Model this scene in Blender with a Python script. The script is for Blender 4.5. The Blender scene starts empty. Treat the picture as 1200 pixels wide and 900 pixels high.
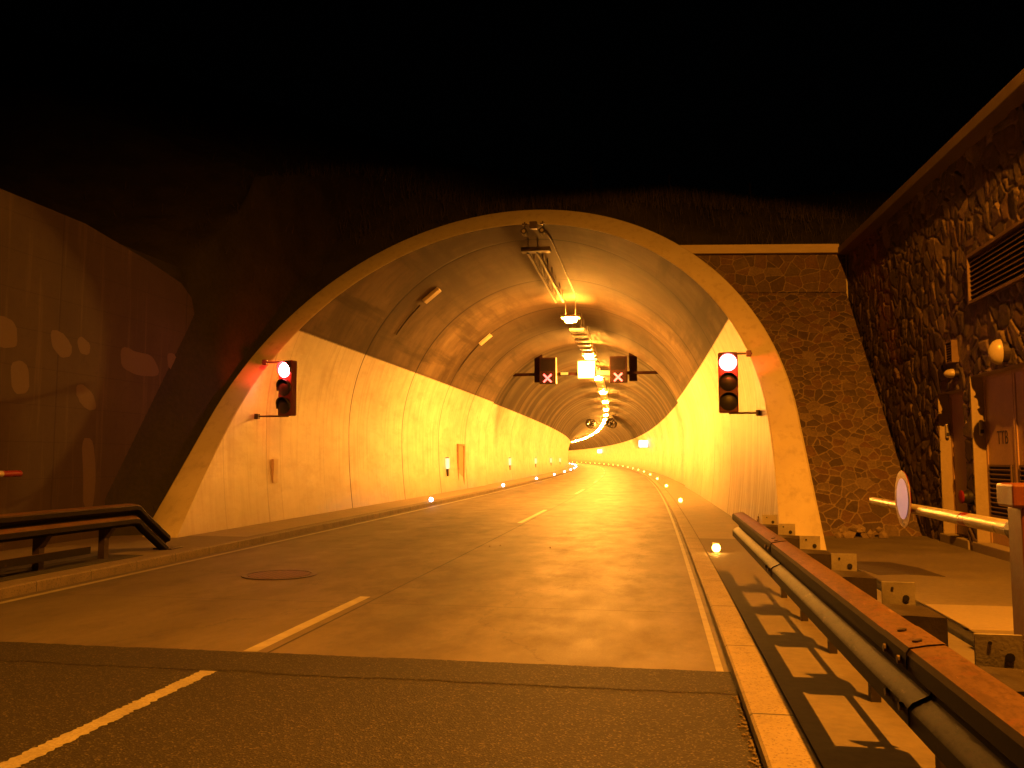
import bpy, bmesh, math, random
import numpy as np
from mathutils import Vector, Matrix
random.seed(7); rng = np.random.default_rng(7)
S = bpy.context.scene
COL = S.collection
PI = math.pi

# ------------------------------------------------------------------ helpers
class MB:
    def __init__(s): s.v = []; s.f = []; s.m = []; s.cur = 0; s.log = []
    def add(s, vs, fs):
        s.log.append((len(s.v), len(s.f)))
        b = len(s.v); s.v += [tuple(p) for p in vs]
        s.f += [tuple(b + i for i in f) for f in fs]; s.m += [s.cur] * len(fs)
    def box(s, c, d, rot=None, bev=0.0):
        bm = bmesh.new(); bmesh.ops.create_cube(bm, size=1)
        for v in bm.verts: v.co = Vector((v.co.x * d[0], v.co.y * d[1], v.co.z * d[2]))
        if bev > 0: bmesh.ops.bevel(bm, geom=bm.edges[:], offset=min(bev, min(d) * .45), segments=2, affect='EDGES', profile=.5)
        M = Matrix.Translation(c) @ (rot.to_4x4() if rot is not None else Matrix.Identity(4))
        s.bm(bm, M)
    def bm(s, bm, M):
        bm.verts.index_update()
        s.add([M @ v.co for v in bm.verts], [[v.index for v in f.verts] for f in bm.faces]); bm.free()
    def b2(s, x0, x1, y0, y1, z0, z1, bev=0.0):
        s.box(((x0 + x1) / 2, (y0 + y1) / 2, (z0 + z1) / 2), (x1 - x0, y1 - y0, z1 - z0), None, bev)
    def cyl(s, p, q, r, r2=None, n=16, caps=True):
        p = Vector(p); q = Vector(q); r2 = r if r2 is None else r2
        w = (q - p).normalized(); u = w.orthogonal().normalized(); v = w.cross(u)
        A = [p + (u * math.cos(2 * PI * i / n) + v * math.sin(2 * PI * i / n)) * r for i in range(n)]
        Bq = [q + (u * math.cos(2 * PI * i / n) + v * math.sin(2 * PI * i / n)) * r2 for i in range(n)]
        f = [(i, (i + 1) % n, n + (i + 1) % n, n + i) for i in range(n)]
        if caps: f += [tuple(range(n))[::-1], tuple(range(n, 2 * n))]
        s.add(A + Bq, f)
    def tube(s, pts, r, n=8):
        pts = [Vector(p) for p in pts]; rings = []
        u = None
        for i, p in enumerate(pts):
            w = (pts[min(i + 1, len(pts) - 1)] - pts[max(i - 1, 0)]).normalized()
            if u is None: u = w.orthogonal().normalized()
            u = (u - w * u.dot(w)).normalized(); v = w.cross(u)
            rings.append([p + (u * math.cos(2 * PI * k / n) + v * math.sin(2 * PI * k / n)) * r for k in range(n)])
        V = [p for R in rings for p in R]; F = []
        for i in range(len(pts) - 1):
            for k in range(n): F.append((i * n + k, i * n + (k + 1) % n, (i + 1) * n + (k + 1) % n, (i + 1) * n + k))
        F.append(tuple(range(n))[::-1]); F.append(tuple((len(pts) - 1) * n + k for k in range(n)))
        s.add(V, F)
    def lathe(s, c, ax, prof, n=24):   # prof: (distance along ax, radius)
        ax = Vector(ax).normalized(); u = ax.orthogonal().normalized(); v = ax.cross(u); c = Vector(c)
        V = []; F = []
        for a, r in prof:
            for k in range(n): V.append(c + ax * a + (u * math.cos(2 * PI * k / n) + v * math.sin(2 * PI * k / n)) * r)
        for i in range(len(prof) - 1):
            for k in range(n): F.append((i * n + k, i * n + (k + 1) % n, (i + 1) * n + (k + 1) % n, (i + 1) * n + k))
        F.append(tuple(range(n))[::-1]); F.append(tuple((len(prof) - 1) * n + k for k in range(n)))
        s.add(V, F)
    def sweep(s, prof, path, close=True):   # prof: list of (dx,dz) ; path list of (x,y,z, zscale)
        n = len(prof); V = []; F = []
        for (x, y, z) in path:
            for (a, b) in prof: V.append((x + a, y, z + b))
        m = n if close else n - 1
        for i in range(len(path) - 1):
            for k in range(m): F.append((i * n + k, i * n + (k + 1) % n, (i + 1) * n + (k + 1) % n, (i + 1) * n + k))
        if close:
            F.append(tuple(range(n))[::-1]); F.append(tuple((len(path) - 1) * n + k for k in range(n)))
        s.add(V, F)
    def each(s, name, mat, parent=None, smooth=None):
        out = []
        for (a, b, c, d) in s.segs():
            m = MB(); m.v = s.v[a:b]; m.f = [tuple(i - a for i in f) for f in s.f[c:d]]; m.m = [0] * (d - c)
            out.append(m.build(name, mat, parent, smooth))
        return out
    def segs(s):
        L = s.log + [(len(s.v), len(s.f))]
        return [(L[i][0], L[i + 1][0], L[i][1], L[i + 1][1]) for i in range(len(L) - 1)]
    def build(s, name, mat, parent=None, smooth=None, extra=()):
        me = bpy.data.meshes.new(name)
        off = parent_loc(parent)
        me.from_pydata([(x - off[0], y - off[1], z - off[2]) for x, y, z in s.v], [], s.f); me.update()
        me.materials.append(mat)
        for e in extra: me.materials.append(e)
        if extra: me.polygons.foreach_set('material_index', s.m)
        b = bmesh.new(); b.from_mesh(me); bmesh.ops.recalc_face_normals(b, faces=b.faces[:]); b.to_mesh(me); b.free()
        if smooth is not None:
            me.polygons.foreach_set('use_smooth', [True] * len(me.polygons))
            me.set_sharp_from_angle(angle=math.radians(smooth))
        o = bpy.data.objects.new(name, me); COL.objects.link(o)
        if parent is not None: o.parent = parent
        return o

def parent_loc(p):
    L = Vector((0, 0, 0))
    while p is not None: L = L + p.location; p = p.parent
    return L

def thing(name, label, cat, loc=(0, 0, 0), group=None):
    o = bpy.data.objects.new(name, None); COL.objects.link(o); o.location = loc
    o.empty_display_size = .3
    return tag(o, label, cat, group)
def tag(o, label, cat, group=None):
    o['label'] = label; o['category'] = cat
    if group: o['group'] = group
    return o
def struct(o): o['kind'] = 'structure'; return o
def dup(root, loc, label=None):
    def cp(o, par):
        c = o.copy(); COL.objects.link(c)
        if par is not None: c.parent = par
        for ch in [x for x in o.children]: cp(ch, c)
        return c
    r = cp(root, None); r.location = loc
    if label: r['label'] = label
    return r

# ------------------------------------------------------------------ materials
class NT:
    def __init__(s, name):
        s.mat = bpy.data.materials.new(name); s.mat.use_nodes = True
        s.t = s.mat.node_tree; s.b = s.t.nodes['Principled BSDF']
        s.tc = s.t.nodes.new('ShaderNodeTexCoord')
    def n(s, typ, **kw):
        x = s.t.nodes.new('ShaderNode' + typ)
        for k, v in kw.items(): setattr(x, k, v)
        return x
    def l(s, a, b): s.t.links.new(a, b)
    def val(s, sock, v):
        if isinstance(v, (int, float)): sock.default_value = v
        elif isinstance(v, (tuple, list)): sock.default_value = tuple(v) if len(v) != 3 or sock.type != 'RGBA' else (*v, 1)
        else: s.l(v, sock)
    def math(s, op, a, b=0.0, c=None, clamp=False):
        x = s.n('Math', operation=op); x.use_clamp = clamp
        s.val(x.inputs[0], a); s.val(x.inputs[1], b)
        if c is not None: s.val(x.inputs[2], c)
        return x.outputs[0]
    def map(s, v, a, b, c=0.0, d=1.0):
        x = s.n('MapRange'); s.val(x.inputs[0], v)
        for i, q in enumerate((a, b, c, d)): s.val(x.inputs[i + 1], q)
        return x.outputs[0]
    def mix(s, f, a, b, mode='MIX'):
        x = s.n('Mix', data_type='RGBA', blend_type=mode)
        s.val(x.inputs[0], f); s.val(x.inputs[6], a); s.val(x.inputs[7], b)
        return x.outputs[2]
    def coord(s, scale=(1, 1, 1)):
        x = s.n('Mapping'); s.l(s.tc.outputs['Object'], x.inputs[0]); x.inputs[3].default_value = scale
        return x.outputs[0]
    def xyz(s):
        x = s.n('SeparateXYZ'); s.l(s.tc.outputs['Object'], x.inputs[0]); return x.outputs
    def noise(s, scale=1.0, detail=4.0, rough=.55, sc=(1, 1, 1), out=0, dist=0.0):
        x = s.n('TexNoise'); s.l(s.coord(sc), x.inputs['Vector'])
        x.inputs['Scale'].default_value = scale; x.inputs['Detail'].default_value = detail
        x.inputs['Roughness'].default_value = rough; x.inputs['Distortion'].default_value = dist
        return x.outputs[out]
    def bump(s, h, st=.3, dist=.01):
        x = s.n('Bump'); s.val(x.inputs['Height'], h); x.inputs['Strength'].default_value = st; x.inputs['Distance'].default_value = dist
        s.l(x.outputs[0], s.b.inputs['Normal'])
    def set(s, col, rough=.7, metal=0.0, spec=None):
        s.val(s.b.inputs['Base Color'], col); s.val(s.b.inputs['Roughness'], rough); s.val(s.b.inputs['Metallic'], metal)
        if spec is not None: s.val(s.b.inputs['Specular IOR Level'], spec)
        return s.mat

def mul(c, k): return tuple(x * k for x in c)

def worn(name, col, rough=.6, metal=0.0, var=.35, scale=6.0, bump=.15, sc=(1, 1, 1), spec=None):
    m = NT(name)
    a = m.map(m.noise(scale, 6, .6, sc), .3, .7); b = m.map(m.noise(scale * 9, 3, .6, sc), .35, .65)
    f = m.math('MULTIPLY_ADD', a, .7, m.math('MULTIPLY', b, .3))
    c = m.mix(f, mul(col, 1 - var), mul(col, 1 + var * .5))
    m.bump(b, bump, .004)
    return m.set(c, m.map(a, 0, 1, max(.05, rough - .12), min(1, rough + .12)), metal, spec)

def emit(name, col, st, sample=True):
    m = NT(name); m.set((.02, .02, .02), .4)
    m.b.inputs['Emission Color'].default_value = (*col, 1); m.b.inputs['Emission Strength'].default_value = st
    if not sample: m.mat.cycles.emission_sampling = 'NONE'
    return m.mat

SOD = (1.0, .35, .036); STREET = (1.0, .295, .014)

# concrete road with wheel tracks
def m_road():
    m = NT('road_concrete'); x = m.xyz()
    big = m.noise(.35, 5, .6, (1, .35, 1)); mid = m.noise(2.2, 6, .65, (1, .5, 1)); fine = m.noise(60, 4, .7)
    f = m.math('ADD', m.math('MULTIPLY', m.map(big, .3, .7), .6), m.math('MULTIPLY', m.map(mid, .3, .7), .4))
    c = m.mix(f, (.072, .062, .05), (.16, .138, .112))
    cx = m.math('ADD', x[0], m.math('DIVIDE', m.math('MULTIPLY', x[1], x[1]), 3100.))
    tr = None
    for c0 in (-.75, -2.45, -4.55, -6.15):
        d = m.math('ABSOLUTE', m.math('SUBTRACT', cx, c0)); t = m.map(d, .05, .55, 1, 0)
        tr = t if tr is None else m.math('MAXIMUM', tr, t)
    trn = m.math('MULTIPLY', tr, m.map(mid, .3, .7, .15, .5))
    c = m.mix(trn, c, (.045, .038, .032))
    c = m.mix(m.map(fine, .42, .75, 0, .3), c, (.18, .16, .13))
    st = m.noise(.55, 7, .72, (1, .6, 1)); c = m.mix(m.map(st, .50, .62, 0, .55), c, (.045, .037, .03))
    oil = m.noise(1.4, 5, .7, (1, .25, 1)); c = m.mix(m.math('MULTIPLY', m.map(oil, .58, .68, 0, .6), m.map(m.math('ABSOLUTE', m.math('SUBTRACT', cx, -1.6)), .2, .7, 1, .15)), c, (.03, .025, .02))
    c = m.mix(m.map(cx, -6.6, -7.2, 0, .55), c, (.05, .042, .034))
    # longitudinal joint + transverse joints
    j = m.map(m.math('ABSOLUTE', m.math('SUBTRACT', cx, -3.17)), .008, .016, 1, 0)
    ty = m.math('ABSOLUTE', m.math('SUBTRACT', m.math('FRACT', m.math('DIVIDE', m.math('SUBTRACT', x[1], 9.1), 5.5)), .5))
    j2 = m.map(ty, .497, .4985, 0, .45)
    jj = m.math('MAXIMUM', j, j2)
    crack = m.n('TexVoronoi', feature='DISTANCE_TO_EDGE'); m.l(m.coord((.23, .17, 1)), crack.inputs['Vector'])
    nz = m.noise(3, 4, .6, out=1)
    cm = m.n('Mix', data_type='VECTOR'); cm.inputs[0].default_value = .12
    m.l(m.coord((.23, .17, 1)), cm.inputs[4]); m.l(nz, cm.inputs[5]); m.l(cm.outputs[1], crack.inputs['Vector']); crack.inputs['Scale'].default_value = 1
    cr = m.map(crack.outputs['Distance'], .0012, .003, .3, 0)
    c = m.mix(m.math('MAXIMUM', jj, cr), c, (.025, .02, .017))
    h = m.math('ADD', m.math('MULTIPLY', fine, .6), m.math('MULTIPLY', jj, -1.5))
    m.bump(h, .35, .006)
    return m.set(c, m.map(mid, .3, .7, .74, .58), 0, .42)
def m_asphalt(name, base, sp):
    m = NT(name)
    v = m.n('TexVoronoi'); m.l(m.coord(), v.inputs['Vector']); v.inputs['Scale'].default_value = 95
    big = m.noise(.8, 5, .6); mid = m.noise(7, 5, .6)
    f = m.math('MULTIPLY', m.map(big, .3, .7), m.map(mid, .25, .75, .5, 1))
    c = m.mix(f, mul(base, .62), mul(base, 1.25))
    g = m.n('SeparateColor'); m.l(v.outputs['Color'], g.inputs[0])
    c = m.mix(m.map(g.outputs[0], .8, 1., 0, sp), c, (.3, .27, .22))
    c = m.mix(m.map(g.outputs[1], .6, 1., 0, .5), c, mul(base, .35))
    m.bump(m.math('ADD', v.outputs['Distance'], mid), .6, .006)
    return m.set(c, .78)
def m_marking(worn_f=.0, dull=1.0):
    m = NT('marking_paint_worn' if worn_f else 'marking_paint')
    n1 = m.noise(55, 5, .75); n2 = m.noise(5, 4, .6)
    f = m.map(n1, .50 - worn_f, .60 - worn_f * .6, 0, .55)
    c = m.mix(m.map(n2, .3, .7), mul((.28, .27, .23), dull), mul((.41, .40, .34), dull))
    c = m.mix(f, c, (.2, .18, .15)) if worn_f else m.mix(m.map(n1, .5, .75, 0, .45), c, (.3, .27, .22))
    m.bump(n1, .3, .003)
    return m.set(c, .6)
def m_kerb(name, base, off, per, jx=None):
    m = NT(name); x = m.xyz()
    ty = m.math('FRACT', m.math('DIVIDE', m.math('SUBTRACT', x[1], off), per))
    j = m.map(m.math('ABSOLUTE', m.math('SUBTRACT', ty, .5)), .492, .497, 0, 1)
    blk = m.n('TexWhiteNoise', noise_dimensions='1D'); m.l(m.math('FLOOR', m.math('DIVIDE', m.math('SUBTRACT', x[1], off - per / 2), per)), blk.inputs['W'])
    a = m.noise(3, 6, .65); b = m.noise(45, 5, .75)
    c = m.mix(m.map(a, .3, .7), mul(base, .72), mul(base, 1.1))
    c = m.mix(m.map(blk.outputs[0], 0, 1, 0, .3), c, mul(base, .65))
    c = m.mix(m.map(b, .54, .64, 0, .85), c, mul(base, .22)); c = m.mix(m.map(m.noise(9, 7, .8), .54, .66, 0, .6), c, mul(base, .4))
    c = m.mix(j, c, (.03, .025, .02))
    m.bump(m.math('SUBTRACT', m.math('MULTIPLY', b, .4), j), .5, .01)
    return m.set(c, .75)
def m_lining(far=False):
    m = NT('tunnel_lining_far' if far else 'tunnel_lining'); x = m.xyz()
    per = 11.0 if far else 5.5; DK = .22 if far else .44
    # position on the arch
    cx = m.math('ADD', x[0], m.math('MULTIPLY_ADD', m.math('MULTIPLY', x[1], x[1]), 1 / 3100., 3.4))
    ang = m.math('ARCTAN2', cx, m.math('SUBTRACT', x[2], 2.0))
    cv = m.n('CombineXYZ'); m.l(ang, cv.inputs[0]); m.l(x[1], cv.inputs[1]); m.l(x[2], cv.inputs[2])
    def nz(scale, sc, det=5, rough=.6):
        mp = m.n('Mapping'); m.l(cv.outputs[0], mp.inputs[0]); mp.inputs[3].default_value = sc
        t = m.n('TexNoise'); m.l(mp.outputs[0], t.inputs['Vector']); t.inputs['Scale'].default_value = scale
        t.inputs['Detail'].default_value = det; t.inputs['Roughness'].default_value = rough
        return t.outputs[0]
    blkid = m.math('FLOOR', m.math('DIVIDE', m.math('SUBTRACT', x[1], 24.0), per))
    wn = m.n('TexWhiteNoise', noise_dimensions='1D'); m.l(blkid, wn.inputs['W'])
    fr = m.math('FRACT', m.math('DIVIDE', m.math('SUBTRACT', x[1], 24.0), per))
    jd = m.math('MULTIPLY', m.math('MINIMUM', fr, m.math('SUBTRACT', 1.0, fr)), per)
    joint = m.math('MULTIPLY', m.math('MAXIMUM', m.map(jd, .018, .045, 1, 0), m.math('MULTIPLY', m.map(jd, .03, .085, 1, 0), m.map(x[2], 4.6, 4.8, 0, .95))), m.map(x[1], 19, 22, .3, 1))
    # shutter board marks: faint sub-joints
    fr2 = m.math('FRACT', m.math('MULTIPLY', x[1], 1 / 2.75)); sub = m.map(m.math('MINIMUM', fr2, m.math('SUBTRACT', 1.0, fr2)), .002, .006, .3, 0)
    # concrete
    cl = nz(1.0, (1.6, .32, .1), 7, .65); streak = nz(1.0, (9, .14, .05), 6, .6); fine = nz(14, (1, 1, 1), 5, .7)
    arcs = nz(1.0, (.5, 1.7, .1), 6, .7)
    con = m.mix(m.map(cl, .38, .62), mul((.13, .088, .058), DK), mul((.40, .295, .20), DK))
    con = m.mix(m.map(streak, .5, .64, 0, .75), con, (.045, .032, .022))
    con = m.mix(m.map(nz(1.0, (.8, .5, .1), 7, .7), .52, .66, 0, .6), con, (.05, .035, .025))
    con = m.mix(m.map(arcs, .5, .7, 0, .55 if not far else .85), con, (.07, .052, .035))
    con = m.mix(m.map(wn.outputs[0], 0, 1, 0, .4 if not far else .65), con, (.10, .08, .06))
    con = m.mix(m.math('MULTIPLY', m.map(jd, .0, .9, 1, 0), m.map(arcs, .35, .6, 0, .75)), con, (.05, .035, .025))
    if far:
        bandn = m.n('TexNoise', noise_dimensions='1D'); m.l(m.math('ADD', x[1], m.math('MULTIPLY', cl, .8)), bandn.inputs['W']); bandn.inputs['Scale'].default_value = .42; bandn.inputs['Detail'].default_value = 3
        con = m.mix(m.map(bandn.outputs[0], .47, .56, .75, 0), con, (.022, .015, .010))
    crown_dark = m.math('MULTIPLY', m.map(m.math('ABSOLUTE', ang), .10, .8, 1.0, 0), m.map(x[1], 24, 30, .45, 1))  # crown colour darkened against the lamps' hot spot, standing in for shade
    jst = m.math('MULTIPLY', m.map(jd, .0, 1.6, 1, 0), m.map(nz(1.0, (2.2, .9, .1), 7, .75), .50, .60, 0, .8))
    con = m.mix(m.math('MULTIPLY', jst, m.map(m.math('ABSOLUTE', m.math('SUBTRACT', ang, .45)), .1, .6, 1, .15)), con, (.02, .012, .008))
    con = m.mix(m.math('MULTIPLY', crown_dark, m.map(cl, .35, .6, .55, 1)), con, (.035, .022, .014))
    # paint
    pn = nz(1.0, (2.5, .6, 1.2), 6, .65); run = nz(1.0, (.25, 4.5, .35), 6, .65)
    pa = m.mix(m.map(pn, .35, .65), (.60, .56, .47), (.78, .74, .65))
    pa = m.mix(m.map(run, .50, .68, 0, .42), pa, (.34, .26, .18))
    blot = nz(1.0, (3.2, .8, 2.2), 7, .7); pa = m.mix(m.map(blot, .52, .66, 0, .38), pa, (.42, .33, .22))
    pa = m.mix(m.map(fine, .55, .72, 0, .2), pa, (.45, .38, .28))
    pa = m.mix(m.map(m.math('ADD', x[2], m.math('MULTIPLY', run, .9)), .45, 1.7, .8, 0), pa, (.27, .21, .14))
    if not far:   # white lime runs on the unpainted right wall by the mouth
        lime = m.map(nz(1.0, (.2, 9., .5), 6, .7), .47, .60)
        zone = m.math('MULTIPLY', m.map(x[1], 23.9, 24.0, 1, 0), m.map(cx, 4.4, 4.6, 0, 1))
        raw = m.mix(lime, (.34, .22, .15), (.66, .60, .50))
        raw = m.mix(m.map(run, .5, .62, 0, .5), raw, (.24, .16, .11))
        pa = m.mix(m.math('MULTIPLY', zone, m.map(x[2], .2, 3.8, .85, .3)), pa, raw)
    edge = m.math('ADD', x[2], m.math('MULTIPLY', m.math('SUBTRACT', fine, .5), .06))
    up = m.map(edge, 4.62, 4.66, 0, 1)
    c = m.mix(up, pa, con)
    lip = m.map(m.math('ABSOLUTE', m.math('SUBTRACT', x[2], 4.68)), .015, .06, .5, 0)
    c = m.mix(lip, c, (.08, .055, .035))
    c = m.mix(m.math('MAXIMUM', joint, sub), c, (.016, .010, .006))
    # pin holes left by the formwork
    vo = m.n('TexVoronoi'); m.l(cv.outputs[0], vo.inputs['Vector']); vo.inputs['Scale'].default_value = 1.15
    c = m.mix(m.map(vo.outputs['Distance'], .022, .03, .8, 0), c, (.06, .04, .025))
    m.bump(m.math('SUBTRACT', m.math('MULTIPLY', m.math('ADD', fine, cl), .35), m.math('MULTIPLY', joint, 1.0)), .4, .02)
    return m.set(c, m.map(up, 0, 1, .5, .9), 0, m.map(up, 0, 1, .5, .12))
def m_collar():
    m = NT('portal_concrete'); x = m.xyz()
    a = m.noise(1.1, 6, .6); b = m.noise(30, 5, .7); r = m.noise(1.0, 6, .6, (7, 7, .5))
    c = m.mix(m.map(a, .3, .7), (.52, .47, .38), (.62, .57, .47))
    c = m.mix(m.map(r, .52, .72, 0, .4), c, (.28, .23, .17))
    c = m.mix(m.map(b, .55, .75, 0, .25), c, (.3, .25, .2))
    m.bump(b, .2, .005)
    return m.set(c, .75)
def m_oldwall():
    m = NT('retaining_concrete'); x = m.xyz()
    a = m.noise(.5, 6, .65); r = m.noise(1.0, 6, .6, (1, 2.5, .35)); b = m.noise(35, 5, .7)
    c = m.mix(m.map(a, .3, .7), (.044, .031, .022), (.068, .049, .034))
    c = m.mix(m.map(r, .5, .72, 0, .55), c, (.05, .035, .025))
    fy = m.math('FRACT', m.math('DIVIDE', m.math('SUBTRACT', x[1], 1.15), 4.0))
    j = m.map(m.math('MINIMUM', fy, m.math('SUBTRACT', 1., fy)), .002, .006, .8, 0)
    c = m.mix(j, c, (.03, .02, .015))
    fz = m.math('FRACT', m.math('MULTIPLY', m.math('ADD', x[2], m.math('MULTIPLY', a, .02)), 1 / .62)); jz = m.map(m.math('MINIMUM', fz, m.math('SUBTRACT', 1., fz)), .004, .016, .45, 0)
    c = m.mix(jz, c, (.025, .017, .011))
    gr = m.noise(8, 7, .75); c = m.mix(m.map(gr, .5, .7, 0, .5), c, (.035, .024, .016))
    run = m.noise(1., 6, .65, (1, 5, .25)); c = m.mix(m.map(run, .55, .7, 0, .5), c, (.12, .09, .065))
    m.bump(m.math('SUBTRACT', b, m.math('ADD', j, jz)), .35, .012)
    return m.set(c, .85)
def m_stone(name, s1, s2, mort):
    m = NT(name)
    e = m.n('Attribute', attribute_name='edge'); cr = m.n('Attribute', attribute_name='cell')
    b = m.noise(22, 6, .7); a = m.noise(4, 5, .6)
    rampc = m.n('ValToRGB'); m.l(cr.outputs['Fac'], rampc.inputs[0])
    el = rampc.color_ramp.elements
    el[0].position = 0; el[0].color = (*s1, 1); el[1].position = 1; el[1].color = (*s2, 1)
    for p, cc in ((.3, mul(s1, 1.5)), (.5, (s1[0] * 1.9, s1[1] * 1.5, s1[2] * 1.2)), (.75, mul(s1, .8))):
        q = rampc.color_ramp.elements.new(p); q.color = (*cc, 1)
    c = m.mix(m.map(b, .35, .7, 0, .6), rampc.outputs[0], mul(s1, .5))
    c = m.mix(m.map(a, .5, .75, 0, .35), c, mul(s2, 1.2))
    mm = m.map(m.math('ADD', e.outputs['Fac'], m.math('MULTIPLY', m.math('SUBTRACT', b, .5), .03)), .008, .017, 1, 0)
    c = m.mix(mm, c, m.mix(m.map(a, .3, .7), mul(mort, .7), mort))
    m.bump(b, .5, .012)
    return m.set(c, .8)

M = {}
M['road'] = m_road()
M['asphalt'] = m_asphalt('asphalt_old', (.019, .016, .0135), .3)
M['asphalt_strip'] = m_asphalt('asphalt_strip', (.017, .014, .012), .25)
M['mark'] = m_marking(); M['markw'] = m_marking(.06); M['mark_dull'] = m_marking(0, .75)
M['kerb'] = m_kerb('kerb_concrete', (.30, .255, .19), 4.4 + .935, 1.87)
M['kerb_left'] = m_kerb('kerb_concrete_dull', (.17, .14, .105), 2.2, 1.0)
M['pave'] = worn('pavement_concrete', (.15, .128, .098), .8, 0, .35, 1.3, .3)
M['pave_tunnel'] = worn('pavement_concrete_tunnel', (.26, .22, .17), .75, 0, .35, 1.6, .3)
M['slab'] = worn('slab_concrete', (.28, .24, .185), .75, 0, .2, 2.5, .2)
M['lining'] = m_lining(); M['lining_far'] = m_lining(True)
M['collar'] = m_collar(); M['oldwall'] = m_oldwall()
M['patch'] = worn('overpaint', (.115, .085, .06), .8, 0, .15, 3, .1)
M['stone'] = m_stone('stone_masonry', (.085, .06, .04), (.21, .155, .10), (.25, .19, .13))
M['stone_dark'] = m_stone('stone_masonry_dark', (.055, .04, .03), (.24, .175, .115), (.19, .14, .10))
M['soil'] = worn('hill_soil', (.028, .024, .015), .95, 0, .6, 1.2, .8)
M['ground'] = worn('ground_soil', (.06, .05, .035), .95, 0, .5, .8, .6)
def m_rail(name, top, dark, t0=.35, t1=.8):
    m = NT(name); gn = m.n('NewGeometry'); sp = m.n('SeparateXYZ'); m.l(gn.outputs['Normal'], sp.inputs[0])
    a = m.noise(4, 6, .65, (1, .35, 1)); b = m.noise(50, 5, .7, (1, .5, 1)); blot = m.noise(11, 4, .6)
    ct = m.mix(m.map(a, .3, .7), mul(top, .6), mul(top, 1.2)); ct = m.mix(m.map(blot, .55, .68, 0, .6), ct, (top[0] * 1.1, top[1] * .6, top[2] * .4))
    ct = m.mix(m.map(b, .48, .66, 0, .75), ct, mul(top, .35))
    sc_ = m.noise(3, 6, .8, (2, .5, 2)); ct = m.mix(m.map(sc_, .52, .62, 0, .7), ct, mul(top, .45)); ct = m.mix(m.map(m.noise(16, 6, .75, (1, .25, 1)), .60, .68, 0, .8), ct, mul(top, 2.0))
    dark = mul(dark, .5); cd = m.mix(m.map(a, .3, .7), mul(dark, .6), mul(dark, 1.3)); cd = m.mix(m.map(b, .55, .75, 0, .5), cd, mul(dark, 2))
    f = m.map(m.math('ADD', sp.outputs[2], m.math('MULTIPLY', m.math('SUBTRACT', b, .5), .25)), t0, t1)  # upward faces lighter, the rest darker: fall of light put into the colour
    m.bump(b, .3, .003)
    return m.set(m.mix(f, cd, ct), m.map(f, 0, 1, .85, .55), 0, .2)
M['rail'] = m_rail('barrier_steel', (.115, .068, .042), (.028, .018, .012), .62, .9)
M['rail_dark'] = m_rail('barrier_steel_shaded', (.13, .075, .045), (.018, .013, .010))
M['rust'] = worn('rusty_steel', (.20, .115, .075), .5, .35, .45, 5, .2, (1, .4, 1))
M['steel_dark'] = worn('dark_steel', (.075, .055, .045), .5, .5, .4, 8, .2)
M['steel_black'] = worn('blackened_steel', (.035, .026, .02), .6, .2, .4, 8, .2)
M['galv'] = worn('galvanised_steel', (.40, .37, .33), .45, .35, .25, 10, .1)
M['signal_case'] = worn('signal_case', (.12, .024, .022), .55, 0, .3, 12, .05)  # red glow of the lit lens put into the case colour
M['black'] = worn('black_housing', (.02, .017, .016), .5, 0, .3, 12, .05)
M['black_shade'] = worn('duct_shade_black', (.012, .010, .008), .9, 0, .3, 12, .05)  # black of duct and louvre backs, also of the painted shade strip
M['redpost'] = worn('red_orange_paint', (.17, .05, .02), .45, 0, .25, 6, .1)
M['arm_white'] = worn('arm_paint', (.42, .39, .34), .35, 0, .3, 8, .05)
M['white'] = worn('white_paint', (.68, .64, .56), .28, 0, .12, 8, .05)
M['red'] = worn('red_paint', (.22, .018, .012), .35, 0, .2, 8, .05)
M['plaster'] = worn('jamb_plaster', (.36, .30, .21), .8, 0, .2, 3, .2)
M['door'] = worn('door_paint', (.46, .31, .19), .5, 0, .25, 3, .08)
M['door_dark'] = worn('louvre_metal', (.17, .115, .08), .5, .2, .3, 3, .08)
M['lens_off'] = worn('opal_glass', (.42, .37, .28), .3, 0, .08, 5, .0)
def m_cover():
    m = NT('cast_iron'); x = m.xyz()
    a = m.math('SINE', m.math('MULTIPLY', x[0], 62.)); b = m.math('SINE', m.math('MULTIPLY', x[1], 62.))
    g = m.map(m.math('MULTIPLY', a, b), -.1, .25); n = m.noise(9, 5, .6)
    m.bump(g, 1., .01)
    return m.set(m.mix(g, m.mix(n, (.03, .013, .009), (.06, .03, .02)), m.mix(n, (.07, .03, .02), (.15, .065, .04))), .6)
M['cover'] = m_cover()
M['coping'] = worn('coping_stone', (.50, .43, .32), .7, 0, .2, 2.2, .2, (1, 1, 4))
M['coping_dark'] = worn('coping_concrete_dark', (.13, .10, .075), .8, 0, .25, 1.5, .2)
M['tin'] = worn('wall_box_metal', (.58, .5, .38), .55, .1, .2, 6, .1)
M['signface'] = worn('dark_sign_face', (.012, .004, .003), .9, 0, .2, 9, 0, spec=.08); M['panel_black'] = worn('sign_panel_black', (.005, .003, .003), .9, 0, .2, 9, 0, spec=.05)
M['lamp_on'] = emit('sodium_lens', SOD, 5800)
M['street_lens'] = emit('street_lens', SOD, 60, False)
def m_lens():
    m = NT('red_signal_lens'); m.set((.02, .004, .004), .3)
    a = m.n('Attribute', attribute_name='core')
    m.l(m.map(a.outputs['Fac'], 0, 1, 2.5, 55), m.b.inputs['Emission Strength'])
    m.l(m.mix(a.outputs['Fac'], (1, .03, .03), (1, .16, .19)), m.b.inputs['Emission Color'])
    return m.mat
M['redlens'] = m_lens()
M['redx'] = emit('red_led', (1.0, .085, .075), 6, False)
M['studw'] = emit('white_led', (.88, .80, 1.0), 30, False)
M['stud'] = emit('amber_led', (1.0, .50, .07), 26, False)
M['panel'] = emit('lit_panel', (1.0, .72, .30), 4.5, False)
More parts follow.
